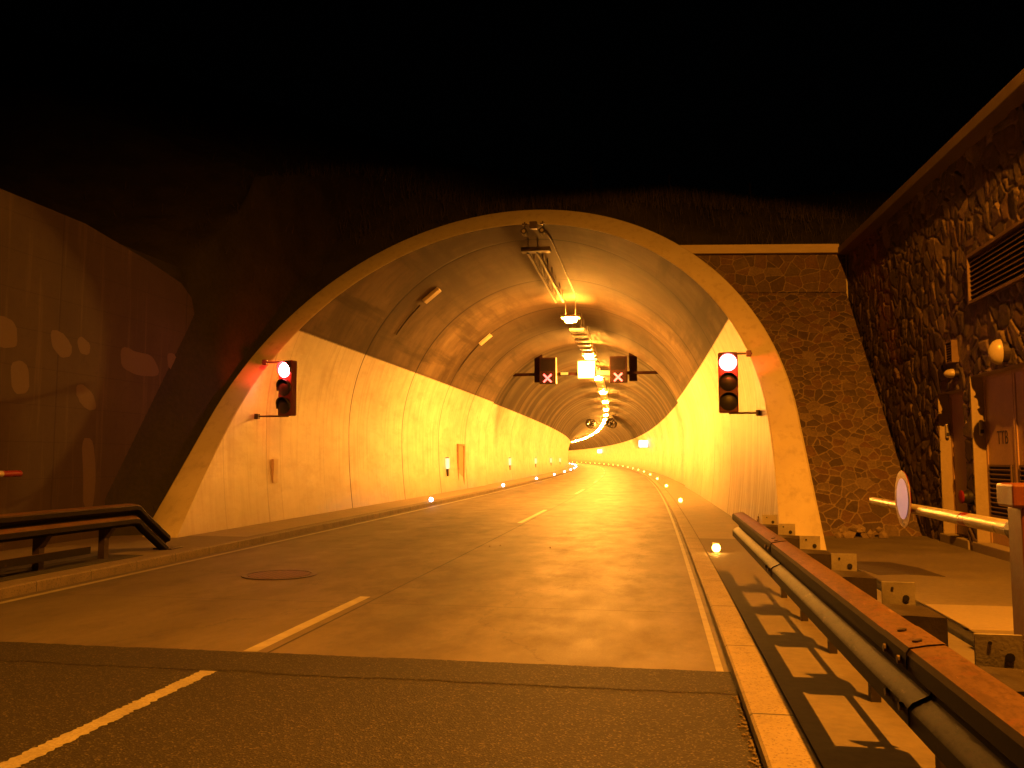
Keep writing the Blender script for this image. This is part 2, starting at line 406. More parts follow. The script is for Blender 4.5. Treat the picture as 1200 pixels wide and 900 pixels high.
M['bar'] = emit('lit_bar', (1.0, .42, .05), 1.3, False)
M['violet'] = emit('lit_station_panel', (.85, .72, 1.0), 4.0, False)
M['refl'] = emit('reflector_glow', (1.0, .78, .38), 1.5, False)  # glow put into the marker face in place of light thrown back
M['gravel'] = worn('gravel_stone', (.16, .13, .10), .9, 0, .6, 20, .4)
M['rock'] = worn('pale_rock', (.26, .20, .14), .85, 0, .4, 9, .5)
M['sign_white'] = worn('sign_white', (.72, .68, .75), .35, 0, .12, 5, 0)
M['sign_white'].node_tree.nodes['Principled BSDF'].inputs['Emission Color'].default_value = (.75, .55, .9, 1)  # faint glow added to the sign face in place of reflected light
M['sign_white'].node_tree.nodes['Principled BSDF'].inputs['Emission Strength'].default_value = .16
def m_letters():
    m = NT('door_lettering'); return m.set((.055, .035, .024), .6)
M['letter'] = m_letters()

# ------------------------------------------------------------------ camera
H = 1.58
psi = math.radians(9.8896); pt = math.radians(4.9722)
cam_d = bpy.data.cameras.new('camera'); cam = bpy.data.objects.new('camera', cam_d); COL.objects.link(cam)
cam.location = (0, 0, H); cam.rotation_euler = (PI / 2 + pt, 0, psi)
cam_d.sensor_width = 36; cam_d.lens = 30.0; cam_d.clip_start = .05; cam_d.clip_end = 3000
S.camera = cam

# image-free helper data: the road bends gently left inside the tunnel
def off(y): return -max(0., y) ** 2 / 3100.
C0 = -3.4
def cx(y): return C0 + off(y)

# ------------------------------------------------------------------ ground, roads
def ys(a, b, st):
    n = max(1, int(round((b - a) / st))); return [a + (b - a) * i / n for i in range(n + 1)]
def strip(name, x0, x1, z, a, b, mat, st=3.0, par=None):
    mb = MB(); Y = ys(a, b, st); V = []; F = []
    for y in Y: V += [(x0 + off(y), y, z), (x1 + off(y), y, z)]
    for i in range(len(Y) - 1): F.append((2 * i, 2 * i + 1, 2 * i + 3, 2 * i + 2))
    mb.add(V, F); return mb.build(name, mat, par)
def prism(name, x0, x1, z0, z1, a, b, mat, st=3.0, bev=.015):
    mb = MB(); P = [(x0, z0), (x1, z0), (x1, z1 - bev), (x1 - bev, z1), (x0 + bev, z1), (x0, z1 - bev)]
    mb.sweep(P, [(off(y), y, 0) for y in ys(a, b, st)]); return mb.build(name, mat)
YE = 430
g = MB(); g.add([(-700, -700, -.03), (700, -700, -.03), (700, 900, -.03), (-700, 900, -.03)], [(0, 1, 2, 3)])
struct(g.build('ground', M['ground']))
struct(strip('concrete_road', -7.32, .50, 0, 6.65, YE, M['road'], 2.5))
struct(strip('asphalt_road', -7.32, .50, 0, -60, 6.65, M['asphalt'], 3))
mb = MB(); V = []; F = []; nx_ = 390; e1 = 0.; e2 = 0.
for i in range(nx_ + 1):
    x = -7.32 + 7.82 * i / nx_; e1 = e1 * .8 + random.gauss(0, .004); e2 = e2 * .85 + random.gauss(0, .006)
    V += [(x, 6.05 + e2, .003), (x, 6.662 + e1, .003)]
for i in range(nx_): F.append((2 * i, 2 * i + 2, 2 * i + 3, 2 * i + 1))
mb.add(V, F); struct(mb.build('asphalt_joint_strip', M['asphalt_strip']))
PZ = .12
struct(prism('kerb', .50, .76, -.02, .085, -40, YE, M['kerb'], 2.5))
struct(prism('kerb', -7.56, -7.32, -.02, PZ + .004, -40, YE, M['kerb_left'], 2.5))
struct(strip('pavement', .76, 5.4, .085, -40, 14.4, M['pave'], 2.5))
struct(strip('pavement', .76, 5.35, .085, 14.4, 19.5, M['pave'], 2.5))
struct(strip('pavement', .76, 2.25, .089, 16.5, YE, M['pave_tunnel'], 2.5))
struct(strip('pavement', -10.4, -7.56, PZ, -40, 16.5, M['pave'], 2.5))
struct(strip('pavement', -9.1, -7.56, PZ + .004, 15.0, YE, M['pave_tunnel'], 2.5))
# markings
def marking(name, x, w, a, b, mat=None, z=.004, ragged=False):
    if not ragged: return struct(strip(name, x - w / 2, x + w / 2, z, a, b, mat or M['mark'], 2.5))
    mb = MB(); V = []; F = []; Y = ys(a, b, .02)
    for y in Y:
        V += [(x - w / 2 + random.uniform(-.012, .012) + off(y), y, z), (x + w / 2 + random.uniform(-.014, .014) + off(y), y, z)]
    for i in range(len(Y) - 1): F.append((2 * i, 2 * i + 1, 2 * i + 3, 2 * i + 2))
    mb.add(V, F); return struct(mb.build(name, mat or M['mark']))
marking('edge_line', .42, .055, 6.66, YE, M['mark_dull'])
marking('edge_line', -7.12, .10, -40, YE, M['mark_dull'])
marking('lane_line', -3.33, .125, 1.0, 6.03, M['markw'], .004, True)
marking('lane_line', -3.33, .125, 6.68, 9.5, M['mark'], .004)
y = 20.8
while y < 400:
    marking('lane_line', -3.30, .12, y, y + 5.4); y += 17.4

# broken asphalt edge: small stones along the kerb
mb = MB()
def pebble(mb, c, r, n=6):
    bm = bmesh.new(); bmesh.ops.create_icosphere(bm, subdivisions=1, radius=1)
    for v in bm.verts: v.co *= random.uniform(.7, 1.2)
    sc = Vector((random.uniform(.7, 1.3), random.uniform(.7, 1.3), random.uniform(.4, .8)))
    Mx = Matrix.Translation(c) @ Matrix.Rotation(random.uniform(0, 6), 4, 'Z') @ Matrix.Diagonal((r * sc.x, r * sc.y, r * sc.z, 1))
    mb.bm(bm, Mx)
for i in range(520):
    yy = random.uniform(1.5, 6.0); xx = .50 - abs(random.gauss(0, .035)) + .0
    if random.random() < .0: continue
    pebble(mb, (xx, yy, .004), random.uniform(.004, .016))
o = mb.build('gravel', M['gravel']); o['kind'] = 'stuff'; tag(o, 'loose gravel along the broken asphalt edge beside the kerb', 'gravel')

# manhole cover on the left lane
t = thing('manhole_cover', 'round rust red manhole cover in the left lane', 'manhole cover', (-5.13, 11.05, 0))
mb = MB(); n = 48
mb.lathe((-5.13, 11.05, .0), (0, 0, 1), [(-.01, .41), (.010, .41), (.012, .40)], n); mb.build('cover', M['cover'], t)
mb = MB(); V = []; F = []
for k in range(n):
    a = 2 * PI * k / n
    for r, z in ((.43, .004), (.43, .012), (.50, .012), (.50, .004)): V.append((-5.13 + r * math.cos(a), 11.05 + r * math.sin(a), z))
for k in range(n):
    for j in range(4): F.append((4 * k + j, 4 * k + (j + 1) % 4, 4 * ((k + 1) % n) + (j + 1) % 4, 4 * ((k + 1) % n) + j))
mb.add(V, F); mb.build('frame', M['steel_dark'], t)

# yard to the right: slot drain, plate, pale slab
mb = MB(); mb.b2(2.42, 2.52, 5.5, 12.3, .06, .135, .012)
tag(mb.build('cable_duct', M['black_shade']), 'long black cable duct lying along the yard behind the crash barrier', 'cable duct')
mb = MB(); V = []; F = []
pl = [(2.45, 12.4), (2.75, 12.5), (3.12, 12.45), (3.35, 11.9), (3.42, 11.0), (3.0, 11.15), (2.62, 11.05), (2.5, 11.7)]
pl = [(x + .1, y + .75) for x, y in pl]; mb.add([(x, y, .089) for x, y in pl] + [(x, y, .080) for x, y in pl], [tuple(range(8))] + [(i, (i + 1) % 8, 8 + (i + 1) % 8, 8 + i) for i in range(8)])
tag(mb.build('tar_patch', worn('tar_patch', (.05, .038, .03), .8, 0, .3, 6, .3)), 'irregular dark tar patch on the yard beside the black duct', 'tar patch')
mb = MB(); mb.b2(2.56, 5.02, 8.2, 9.5, .06, .094, .01); struct(mb.build('pavement_slab', M['slab']))

# ------------------------------------------------------------------ tunnel
ZC = 2.4
def section(R, n=72, zb=-.02, inset=.17):
    pts = []
    a0 = math.asin((ZC) / R)   # base angle guess only for spacing
    for i in range(n + 1):
        a = -a0 + (PI + 2 * a0) * i / n
        z = ZC + R * math.sin(a)
        x = R * math.cos(a)
        if z < ZC:
            q = (ZC - z) / ZC; x = math.copysign(R - inset * q * q, math.cos(a)); z = max(z, zb)
        pts.append((x, z))
    pts[0] = (pts[0][0], zb); pts[-1] = (pts[-1][0], zb)
    return pts
Y0P = 14.5
tun = thing('road_tunnel', 'round arched road tunnel with pale slanting portal and painted lower walls', 'tunnel', (0, 0, 0))
def loft(R0, R1, ya, yb, st, mat, name, cut=False, parent=tun, inset=.17):
    mb = MB(); n = 96; Y = ys(ya, yb, st); rows = []
    for k, y in enumerate(Y):
        R = R0 + (R1 - R0) * k / (len(Y) - 1); row = []
        for x, z in section(R, n, inset=inset):
            yy = y
            if cut:
                yc = Y0P + z; yy = yc + (yb - yc) * (k / (len(Y) - 1))
            row.append((cx(yy) + x, yy, z))
        rows.append(row)
    V = [p for r in rows for p in r]; F = []; w = n + 1
    for k in range(len(Y) - 1):
        for i in range(n): F.append((k * w + i, k * w + i + 1, (k + 1) * w + i + 1, (k + 1) * w + i))
    mb.add(V, F); return mb.build(name, mat, parent, 40)
loft(5.5, 5.43, 14.5, 46, 1.5, M['lining'], 'lining', cut=True)
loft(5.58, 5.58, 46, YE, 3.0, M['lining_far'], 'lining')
# end of the first length: annular step
mb = MB(); A = section(5.43, 96); B2 = section(5.60, 96); V = []; F = []
for (a, b), (c, d) in zip(A, B2): V += [(cx(46) + a, 46, b), (cx(46) + c, 46, d), (cx(46) + a, 45.7, b - .0), ]
for i in range(96): F.append((3 * i, 3 * i + 1, 3 * i + 4, 3 * i + 3))
mb.add(V, F); mb.build('step_ring', M['collar'], tun, 40)
# portal collar: face in the slanting plane, chamfer, outside shell
mb = MB(); n = 96; A = section(5.5, n, -.05); Bo = section(6.08, n, -.05, inset=0); V = []; F = []
prof = []
for (a, b), (c, d) in zip(A, Bo):
    sa = 1 if a > 0 else -1
    def P(x, z, dy): yy = Y0P + z + dy; return (cx(yy) + x, yy, z)
    ux, uz = (c - a), (d - b)
    V += [P(a, b, .6), P(a, b, .03), P(a + ux * .05, b + uz * .05, 0), P(a + ux * .94, b + uz * .94, 0), P(c, d, .04), (cx(30) + c, 30, d)]
w = 6
for i in range(n):
    for j in range(w - 1): F.append((i * w + j, i * w + j + 1, (i + 1) * w + j + 1, (i + 1) * w + j))
# nudge inner lip 3 mm proud of the lining
V = [(x, y, z) for x, y, z in V]
mb.add(V, F); col = mb.build('portal_collar', M['collar'], tun, 35)
# far end wall of the bore, so it never opens on to nothing
# (the bore bends out of sight long before)

# wall furniture of the near length
def archpt(y, a, d=0.0, R=None):   # a: angle from vertical, + right
    R = (5.5 - .07 * max(0, (y - 14.5)) / 31.5) if R is None else R
    r = R - d; return Vector((cx(y) + r * math.sin(a), y, ZC + r * math.cos(a)))
def archbox(name, y, a, ly, la, th, mat, parent, bev=.01):
    c = archpt(y, a, th / 2); mb = MB()
    rot = Matrix.Rotation(a, 3, 'Y'); mb.box(c, (la, ly, th), rot, bev); return mb.build(name, mat, parent)
def ang_at(y, z, side):
    R = 5.5 - .07 * max(0, (y - 14.5)) / 31.5
    return side * math.acos((z - ZC) / R)

# small things on the vault, placed by their true heights
jb = archbox('junction_box', 25.5, -.672, .34, .62, .10, M['tin'], None)
tag(jb, 'pale flat box on the vault beside the first joint, left of crown', 'junction box')
mb = MB(); mb.tube([archpt(25.5, -.76 - (.22 * i / 14), .03) for i in range(15)], .025, 6)
mb.build('conduit', M['steel_dark'], jb)
jb2 = archbox('junction_box', 35.0, -.69, .32, .62, .10, M['tin'], None)
tag(jb2, 'small pale box deeper on the left vault before the lane signals', 'junction box')
mb = MB(); mb.tube([archpt(35.0, -.77 - (.25 * i / 12), .03) for i in range(13)], .02, 6); mb.build('conduit', M['steel_dark'], jb2)
# plate on left wall
mb = MB(); yy = 18.9; xw = cx(yy) - 5.46
mb.b2(xw - .02, xw + .05, yy - .12, yy + .12, 1.0, 1.56, .01)
tag(mb.build('wall_plate', M['tin']), 'narrow pale plate low on the left tunnel wall near the mouth', 'plate')
# dark crack/stain hatch near the crown right of first joint
# long recessed door on left wall
yy = 39.2; xw = cx(yy) - 5.43
dn = thing('tunnel_door', 'narrow door in the left tunnel wall before the lane signals', 'door', (xw, yy, PZ))
mb = MB(); mb.b2(xw - .05, xw + .10, yy - .62, yy - .52, PZ, 2.15, .01); mb.b2(xw - .05, xw + .10, yy + .52, yy + .62, PZ, 2.15, .01); mb.b2(xw - .05, xw + .10, yy - .62, yy + .62, 2.15, 2.25, .01)
mb.build('frame', worn('frame_ochre', (.36, .24, .13), .5), dn)
mb = MB(); mb.b2(xw, xw + .06, yy - .52, yy + .52, PZ, 2.15); mb.build('leaf', worn('door_ochre', (.5, .36, .2), .5), dn)
mb = MB(); mb.b2(xw + .06, xw + .10, yy - .42, yy - .32, 1.05, 1.15, .01); mb.build('handle', M['galv'], dn)

# cameras at the crown
for i, (x, lab) in enumerate(((-3.54, 'left'), (-3.05, 'right'))):
    t = thing('camera_unit', f'small dark round camera under the tunnel crown, the {lab} of the pair', 'camera', (x, 22.3, 7.9), 'cameras under the tunnel crown')
    mb = MB(); mb.lathe((x, 22.12, 7.64), (0, 1, 0), [(0, .07), (.015, .085), (.30, .085), (.33, .05)], 20); mb.build('housing', M['black'], t, 35)
    mb = MB(); mb.lathe((x, 22.115, 7.64), (0, 1, 0), [(-.004, .04), (.004, .045)], 16); mb.build('lens', M['galv'], t)
    mb = MB(); mb.cyl((x, 22.3, 7.71), (x, 22.3, 7.93), .02); mb.b2(x - .07, x + .07, 22.24, 22.36, 7.84, 7.88, .0); mb.build('bracket', M['steel_dark'], t)
mb = MB(); mb.b2(-3.40, -3.20, 22.2, 22.34, 7.72, 7.92, .01)
tag(mb.build('crown_box', M['steel_dark']), 'little box on the crown between the two cameras', 'junction box')
# cable rails
t = thing('cable_tray', 'dark twin rail cable tray running along the crown towards the first lamp', 'cable tray', (-3.5, 27.5, 7.6))
mb = MB()
mb.b2(-3.85, -3.02, 23.55, 23.85, 7.44, 7.56, .01); mb.build('end_bracket', M['steel_dark'], t)
for xo in (0, .27):
    mb = MB(); mb.sweep([(-.03, -.05), (.03, -.05), (.03, .05), (-.03, .05)], [(-3.68 + xo + off(y) - off(23.7), y, 7.46) for y in ys(23.75, 31.6, 1)]); mb.build('rail', M['steel_dark'], t)
mb = MB()
for y in ys(23.8, 31.4, 1.25):
    for xo in (0, .27): mb.cyl((-3.68 + xo + off(y) - off(23.7), y, 7.50), (-3.68 + xo + off(y) - off(23.7), y, 7.9), .014, n=6)
mb.each('hanger', M['steel_dark'], t)
mb = MB(); mb.tube([(-3.1, 22.4, 7.86)] + [(-3.02 + off(y) - off(24), y, 7.83) for y in ys(24, 33, 1.5)], .022, 6)
tag(mb.build('crown_cable', M['steel_dark']), 'thin cable running along the crown from the cameras to the first lamp', 'cable')

# luminaires --------------------------------------------------------------
LZ = 7.05; LX = .33
def luminaire(y, lit, proto={}):
    x = cx(y) + LX + (.0); key = lit
    lab = 'lit sodium tunnel lamp glaring on the crown' if lit else 'unlit tunnel lamp housing in the row on the crown'
    ceil = ZC + math.sqrt((5.45 if y < 46 else 5.58) ** 2 - LX ** 2)
    if key in proto:
        r = dup(proto[key], (x, y, LZ)); r['group'] = 'lit tunnel lamps along the crown' if lit else 'unlit tunnel lamps along the crown'
        return r
    t = thing('tunnel_lamp', lab, 'lamp', (x, y, LZ), 'lit tunnel lamps along the crown' if lit else 'unlit tunnel lamps along the crown')
    mb = MB(); mb.b2(x - (.37 if lit else .32), x + (.37 if lit else .32), y - (.29 if lit else .20), y + (.29 if lit else .20), LZ + .0, LZ + .09, .02); mb.build('housing', M['white'], t)
    mb = MB()
    if lit: mb.lathe((x - .23, y, LZ - .03), (1, 0, 0), [(0, .07), (.03, .13), (.23, .15), (.43, .13), (.46, .07)], 16)
    else: mb.b2(x - .26, x + .26, y - .12, y + .12, LZ - .03, LZ, .01)
    mb.build('lens', M['lamp_on'] if lit else M['lens_off'], t)
    mb = MB()
    for s in (-.2, .2): mb.cyl((x + s, y, LZ + .13), (x + s, y, ceil + .02), .012, n=6)
    mb.each('hanger', M['steel_dark'], t)
    proto[key] = t; return t
litY = [33 + 12.5 * i for i in range(26)]
for i, y in enumerate(litY):
    r = luminaire(y, True)
yy = 36.4
while yy < 120:
    if min(abs(yy - q) for q in litY) > .9: luminaire(yy, False)
    yy += 1.6
things_lit = [o for o in bpy.data.objects if o.name.startswith('tunnel_lamp') and 'lit sodium' in o.get('label', '')]
for o in things_lit:
    if abs(o.location.y - 33) < .1: o['label'] = 'lit sodium lamp nearest the tunnel mouth, brightest under the crown'
    elif abs(o.location.y - 45.5) < .1: o['label'] = 'second lit sodium lamp, just above the white panel of the lane signals'
    elif abs(o.location.y - 58) < .1: o['label'] = 'third lit sodium lamp, just below and right of the lit white panel'
    else: o['label'] = 'small lit sodium lamp in the curving row deep in the tunnel'

# lane signal gantry --------------------------------------------------------
gy = 47.2; gc = cx(gy)
t = thing('sign_gantry', 'dark crossbar across the tunnel vault carrying the lane signals', 'gantry', (gc, gy, 6.2))
mb = MB(); mb.b2(gc - 4.22, gc + 4.22, gy + .10, gy + .22, 6.20, 6.36, .01); mb.build('crossbar', M['signface'], t)
for s in (-1, 1):
    mb = MB(); xb = gc + s * 2.65; zt = ZC + math.sqrt(5.58 ** 2 - 2.65 ** 2)
    mb.b2(xb - .22, xb + .22, gy + .24, gy + .5, 5.85, zt + .1, .01); mb.build('hanger_post', M['signface'], t)
mb = MB(); mb.b2(gc + .62, gc + 1.52, gy - .0, gy + .09, 6.16, 6.42, .01); mb.build('lit_bar', M['bar'], t)
mb = MB(); mb.b2(gc - 1.35, gc - .95, gy - .0, gy + .09, 6.22, 6.36, .01); mb.build('lit_bar', M['bar'], t)
for s, xc, lab in ((-1, -6.18, 'dark lane signal showing a red cross over the left lane'), (1, -2.27, 'dark lane signal showing a red cross over the right lane')):
    t = thing('lane_signal', lab, 'lane signal', (xc, gy - .12, 5.75), 'lane signals with red crosses')
    mb = MB(); mb.b2(xc - .46, xc + .46, gy - .22, gy + .09, 5.72, 7.18, .02); mb.build('housing', M['signface'], t)
    mb = MB(); sx = 1
    e = .02
    mb.b2(xc + .46 * sx, xc + (.46 + .03) * sx, gy - .22, gy + .08, 5.72, 7.18); mb.build('side_trim', M['galv'] if s < 0 else M['signface'], t)
    mb = MB()
    for a in (PI / 4, -PI / 4):
        mb.box((xc, gy - .235, 6.02), (.62, .02, .095), Matrix.Rotation(a, 3, 'Y'))
    mb.build('red_cross', M['redx'], t)
    mb = MB(); mb.b2(xc - .40, xc + .40, gy - .226, gy - .219, 6.42, 7.1); mb.build('dark_panel', M['panel_black'], t)
t = thing('panel_sign', 'bright white lit square sign between the two lane signals', 'lit sign', (-4.02, gy - .1, 5.95))
mb = MB(); mb.b2(-4.50, -3.54, gy - .20, gy + .09, 5.98, 6.96, .02); mb.build('housing', M['galv'], t)
mb = MB(); mb.b2(-4.46, -3.58, gy - .215, gy - .20, 6.02, 6.92); mb.build('lit_face', M['panel'], t)

# jet fans
fy = 132
for s, w in ((-1, 'left'), (1, 'right')):
    x = cx(fy) + s * 1.55
    t = thing('jet_fan', f'dark round jet fan hung deep in the tunnel, {w} one of the pair', 'jet fan', (x, fy, 6.9), 'jet fans deep in the tunnel')
    mb = MB(); V = []; F = []; n = 28; pr = [(-2.2, .70), (-2.0, .64), (2.0, .64), (2.2, .70), (2.2, .66), (2.0, .58), (-2.0, .58), (-2.2, .66)]
    for a, r in pr:
        for k in range(n): V.append((x + r * math.cos(2 * PI * k / n), fy + a, 6.85 + r * math.sin(2 * PI * k / n)))
    for i in range(8):
        for k in range(n): F.append((i * n + k, i * n + (k + 1) % n, ((i + 1) % 8) * n + (k + 1) % n, ((i + 1) % 8) * n + k))
    mb.add(V, F); mb.build('casing', M['steel_dark'], t, 40)
    mb = MB(); mb.lathe((x, fy - 1.2, 6.85), (0, 1, 0), [(0, .05), (.1, .18), (.8, .2)], 16)
    for k in range(7):
        a = 2 * PI * k / 7; mb.box((x + .36 * math.cos(a), fy - .9, 6.85 + .36 * math.sin(a)), (.46, .03, .16), Matrix.Rotation(-a, 3, 'Y') @ Matrix.Rotation(.6, 3, 'X'))
    mb.build('impeller', M['black'], t)
    mb = MB()
    for d in (-1.4, 1.4): mb.cyl((x, fy + d, 7.45), (x, fy + d, 8.1), .04)
    mb.each('hanger', M['steel_dark'], t)

# lit station signs on the right wall
for yy, zz, w, hh, lab in ((106, 3.35, 1.2, .9, 'violet white lit emergency station sign on the right tunnel wall'), (238, 3.5, 1.3, 1.0, 'small far lit sign on the right wall where the tunnel bends')):
    x = cx(yy) + 5.5
    t = thing('station_sign', lab, 'lit sign', (x, yy, zz))
    mb = MB(); mb.b2(x - w, x + .15, yy, yy + .25, zz - hh / 2, zz + hh / 2, .02); mb.build('housing', M['galv'], t)
    mb = MB(); mb.b2(x - w + .05, x - .1, yy - .012, yy, zz - hh / 2 + .05, zz + hh / 2 - .05); mb.build('lit_face', M['violet'], t)

# kerb studs
def stud(x, y, white, proto={}):
    t0 = proto.get(white)
    if t0: return dup(t0, (x, y, PZ + (.0 if white else -.03)))
    z = PZ if white else .09
    t = thing('kerb_light', ('small white' if white else 'small amber') + ' light stud on the kerb inside the tunnel', 'kerb light', (x, y, z), ('white' if white else 'amber') + ' kerb lights')
    mb = MB(); mb.b2(x - .06, x + .06, y - .05, y + .05, z - .01, z + .15, .015); mb.build('body', M['galv'], t)
    mb = MB(); mb.lathe((x, y - .052, z + .075), (0, -1, 0), [(0, .066), (.03, .06), (.05, .03)], 14); mb.build('lens', M['studw' if white else 'stud'], t)
    proto[white] = t; return t
P_LAB = {}
for i in range(26):
    y = 14.1 + 15.6 * i
    if i > 12 and y > 400: break
    o = stud(.90 + off(y), y, False)
    o['label'] = ['brightest amber kerb light stud beside the end of the right crash barrier', 'second amber light stud on the right kerb inside the tunnel', 'third amber light stud along the right kerb'][i] if i < 3 else 'tiny amber light stud in the curving row on the right kerb'
for i in range(14):
    y = 28.2 + 15.3 * i
    o = stud(-7.42 + off(y), y, True)
    o['label'] = ['nearest white light stud on the left kerb, below the marker on the wall', 'second white light stud on the left kerb, past the wall step'][i] if i < 2 else 'small white light stud in the row on the left kerb'
# scattered bits
def pl(name, loc, e, colr, r=.05):
    d = bpy.data.lights.new(name, 'POINT'); d.energy = e; d.color = colr; d.shadow_soft_size = r
    o = bpy.data.objects.new(name, d); COL.objects.link(o); o.location = loc; return o
for i in range(3):
    y = 14.1 + 15.6 * i; pl('kerb_light_glow', (.90 + off(y), y - .12, .20), 6 if i == 0 else 3, (1, .36, .04), .03)

# wall markers (left)
for i, yy in enumerate((36.3, 56, 72.5, 90, 108)):
    R = 5.43 if yy < 46 else 5.58
    xw = cx(yy) - R + .05
    t = thing('wall_marker', ['nearest', 'second', 'third', 'fourth', 'farthest'][i] + ' upright white marker on the left tunnel wall', 'wall marker', (xw, yy, 1.0), 'markers on the left tunnel wall')
    mb = MB(); mb.b2(xw - .10, xw + .08, yy - .05, yy + .05, .80, 1.62, .01); mb.build('backing', M['steel_dark'], t)
    mb = MB(); mb.b2(xw - .06, xw + .13, yy - .062, yy - .05, 1.12, 1.58); mb.build('reflector', M['refl'], t)

# traffic lights ------------------------------------------------------------
def traffic_light(xc, yc, zb, rz, wallx, side, lab):
    t = thing('traffic_light', lab, 'traffic light', (xc, yc, zb), 'red traffic lights at the tunnel mouth')
    Rz = Matrix.Rotation(rz, 3, 'Z')
    def T(p): q = Rz @ Vector(p); return (xc + q.x, yc + q.y, zb + q.z)
    hh = 1.24; w = .36
    mb = MB(); mb.box(T((0, 0, hh / 2)), (w + .03, .2, hh), Rz, .03); hs = mb.build('housing', M['signal_case'], t)
    for k in range(3):
        zz = hh - .215 - k * .40
        mb = MB(); c = T((0, -.10, zz)); ax = Rz @ Vector((0, -1, 0))
        mb.lathe(c, ax, [(0, .182), (.012, .181), (.02, .165), (.035, .14), (.055, .09), (.065, .045)], 28)
        ln = mb.build('lens', M['redlens'] if k == 0 else M['black'], t, 40)
        if k == 0:
            at = ln.data.attributes.new('core', 'FLOAT', 'POINT'); lc = Vector(c) - parent_loc(t)
            at.data.foreach_set('value', [max(0., min(1., (.182 - ((v.co - lc) - ax * (v.co - lc).dot(ax)).length) / .03)) for v in ln.data.vertices])
        # visor: open half tube
        mb = MB(); V = []; F = []; n = 18
        for j, (d, e) in enumerate(((0, 0), (.13, 0))):
            for k2 in range(n + 1):
                a = -PI * .12 + (PI * 1.24) * k2 / n
                dd = d * (.45 + .55 * max(0, math.sin(a)))
                V.append(T((.187 * math.cos(a), -.10 - dd, zz + .187 * math.sin(a))))
        for k2 in range(n): F.append((k2, k2 + 1, n + 1 + k2 + 1, n + 1 + k2))
        mb.add(V, F); vo = mb.build('visor', M['black'], t, 60)
        so = vo.modifiers.new('thick', 'SOLIDIFY'); so.thickness = .006
    mb = MB()
    for zz in (.0, hh - .02):
        p = T((0, .05, zz)); R = 5.5
        zw = p[2]; xw = cx(yc) + side * (R if zw < ZC else math.sqrt(R * R - (zw - ZC) ** 2))
        mb.cyl(p, (xw + side * .03, p[1], p[2]), .022, n=10)
        m2 = MB(); m2.box((xw - side * .04, p[1], p[2]), (.10, .12, .12), None, .01); m2.build('wall_plate', M['steel_dark'], t)
    mb.each('bracket', M['steel_dark'], t)
    sp = bpy.data.lights.new('added_halo_spot', 'SPOT'); sp.energy = 110; sp.color = (1, .045, .02); sp.spot_size = math.radians(145 if side < 0 else 120); sp.spot_blend = .6; sp.shadow_soft_size = .06
    so = bpy.data.objects.new('added_halo_spot', sp); COL.objects.link(so); so.location = T((0, -.42, hh - .18))  # added spot floating before the lens, shining back to imitate its halo
    d = Vector((side * .25, 1, -.1)); so.rotation_euler = d.to_track_quat('-Z', 'Y').to_euler()
    return t
traffic_light(-8.22, 17.9, 2.52, -.30, 0, -1, 'red traffic light on the left wall of the tunnel mouth')
traffic_light(1.37, 17.9, 2.50, -.03, 0, 1, 'red traffic light on the right wall of the tunnel mouth')

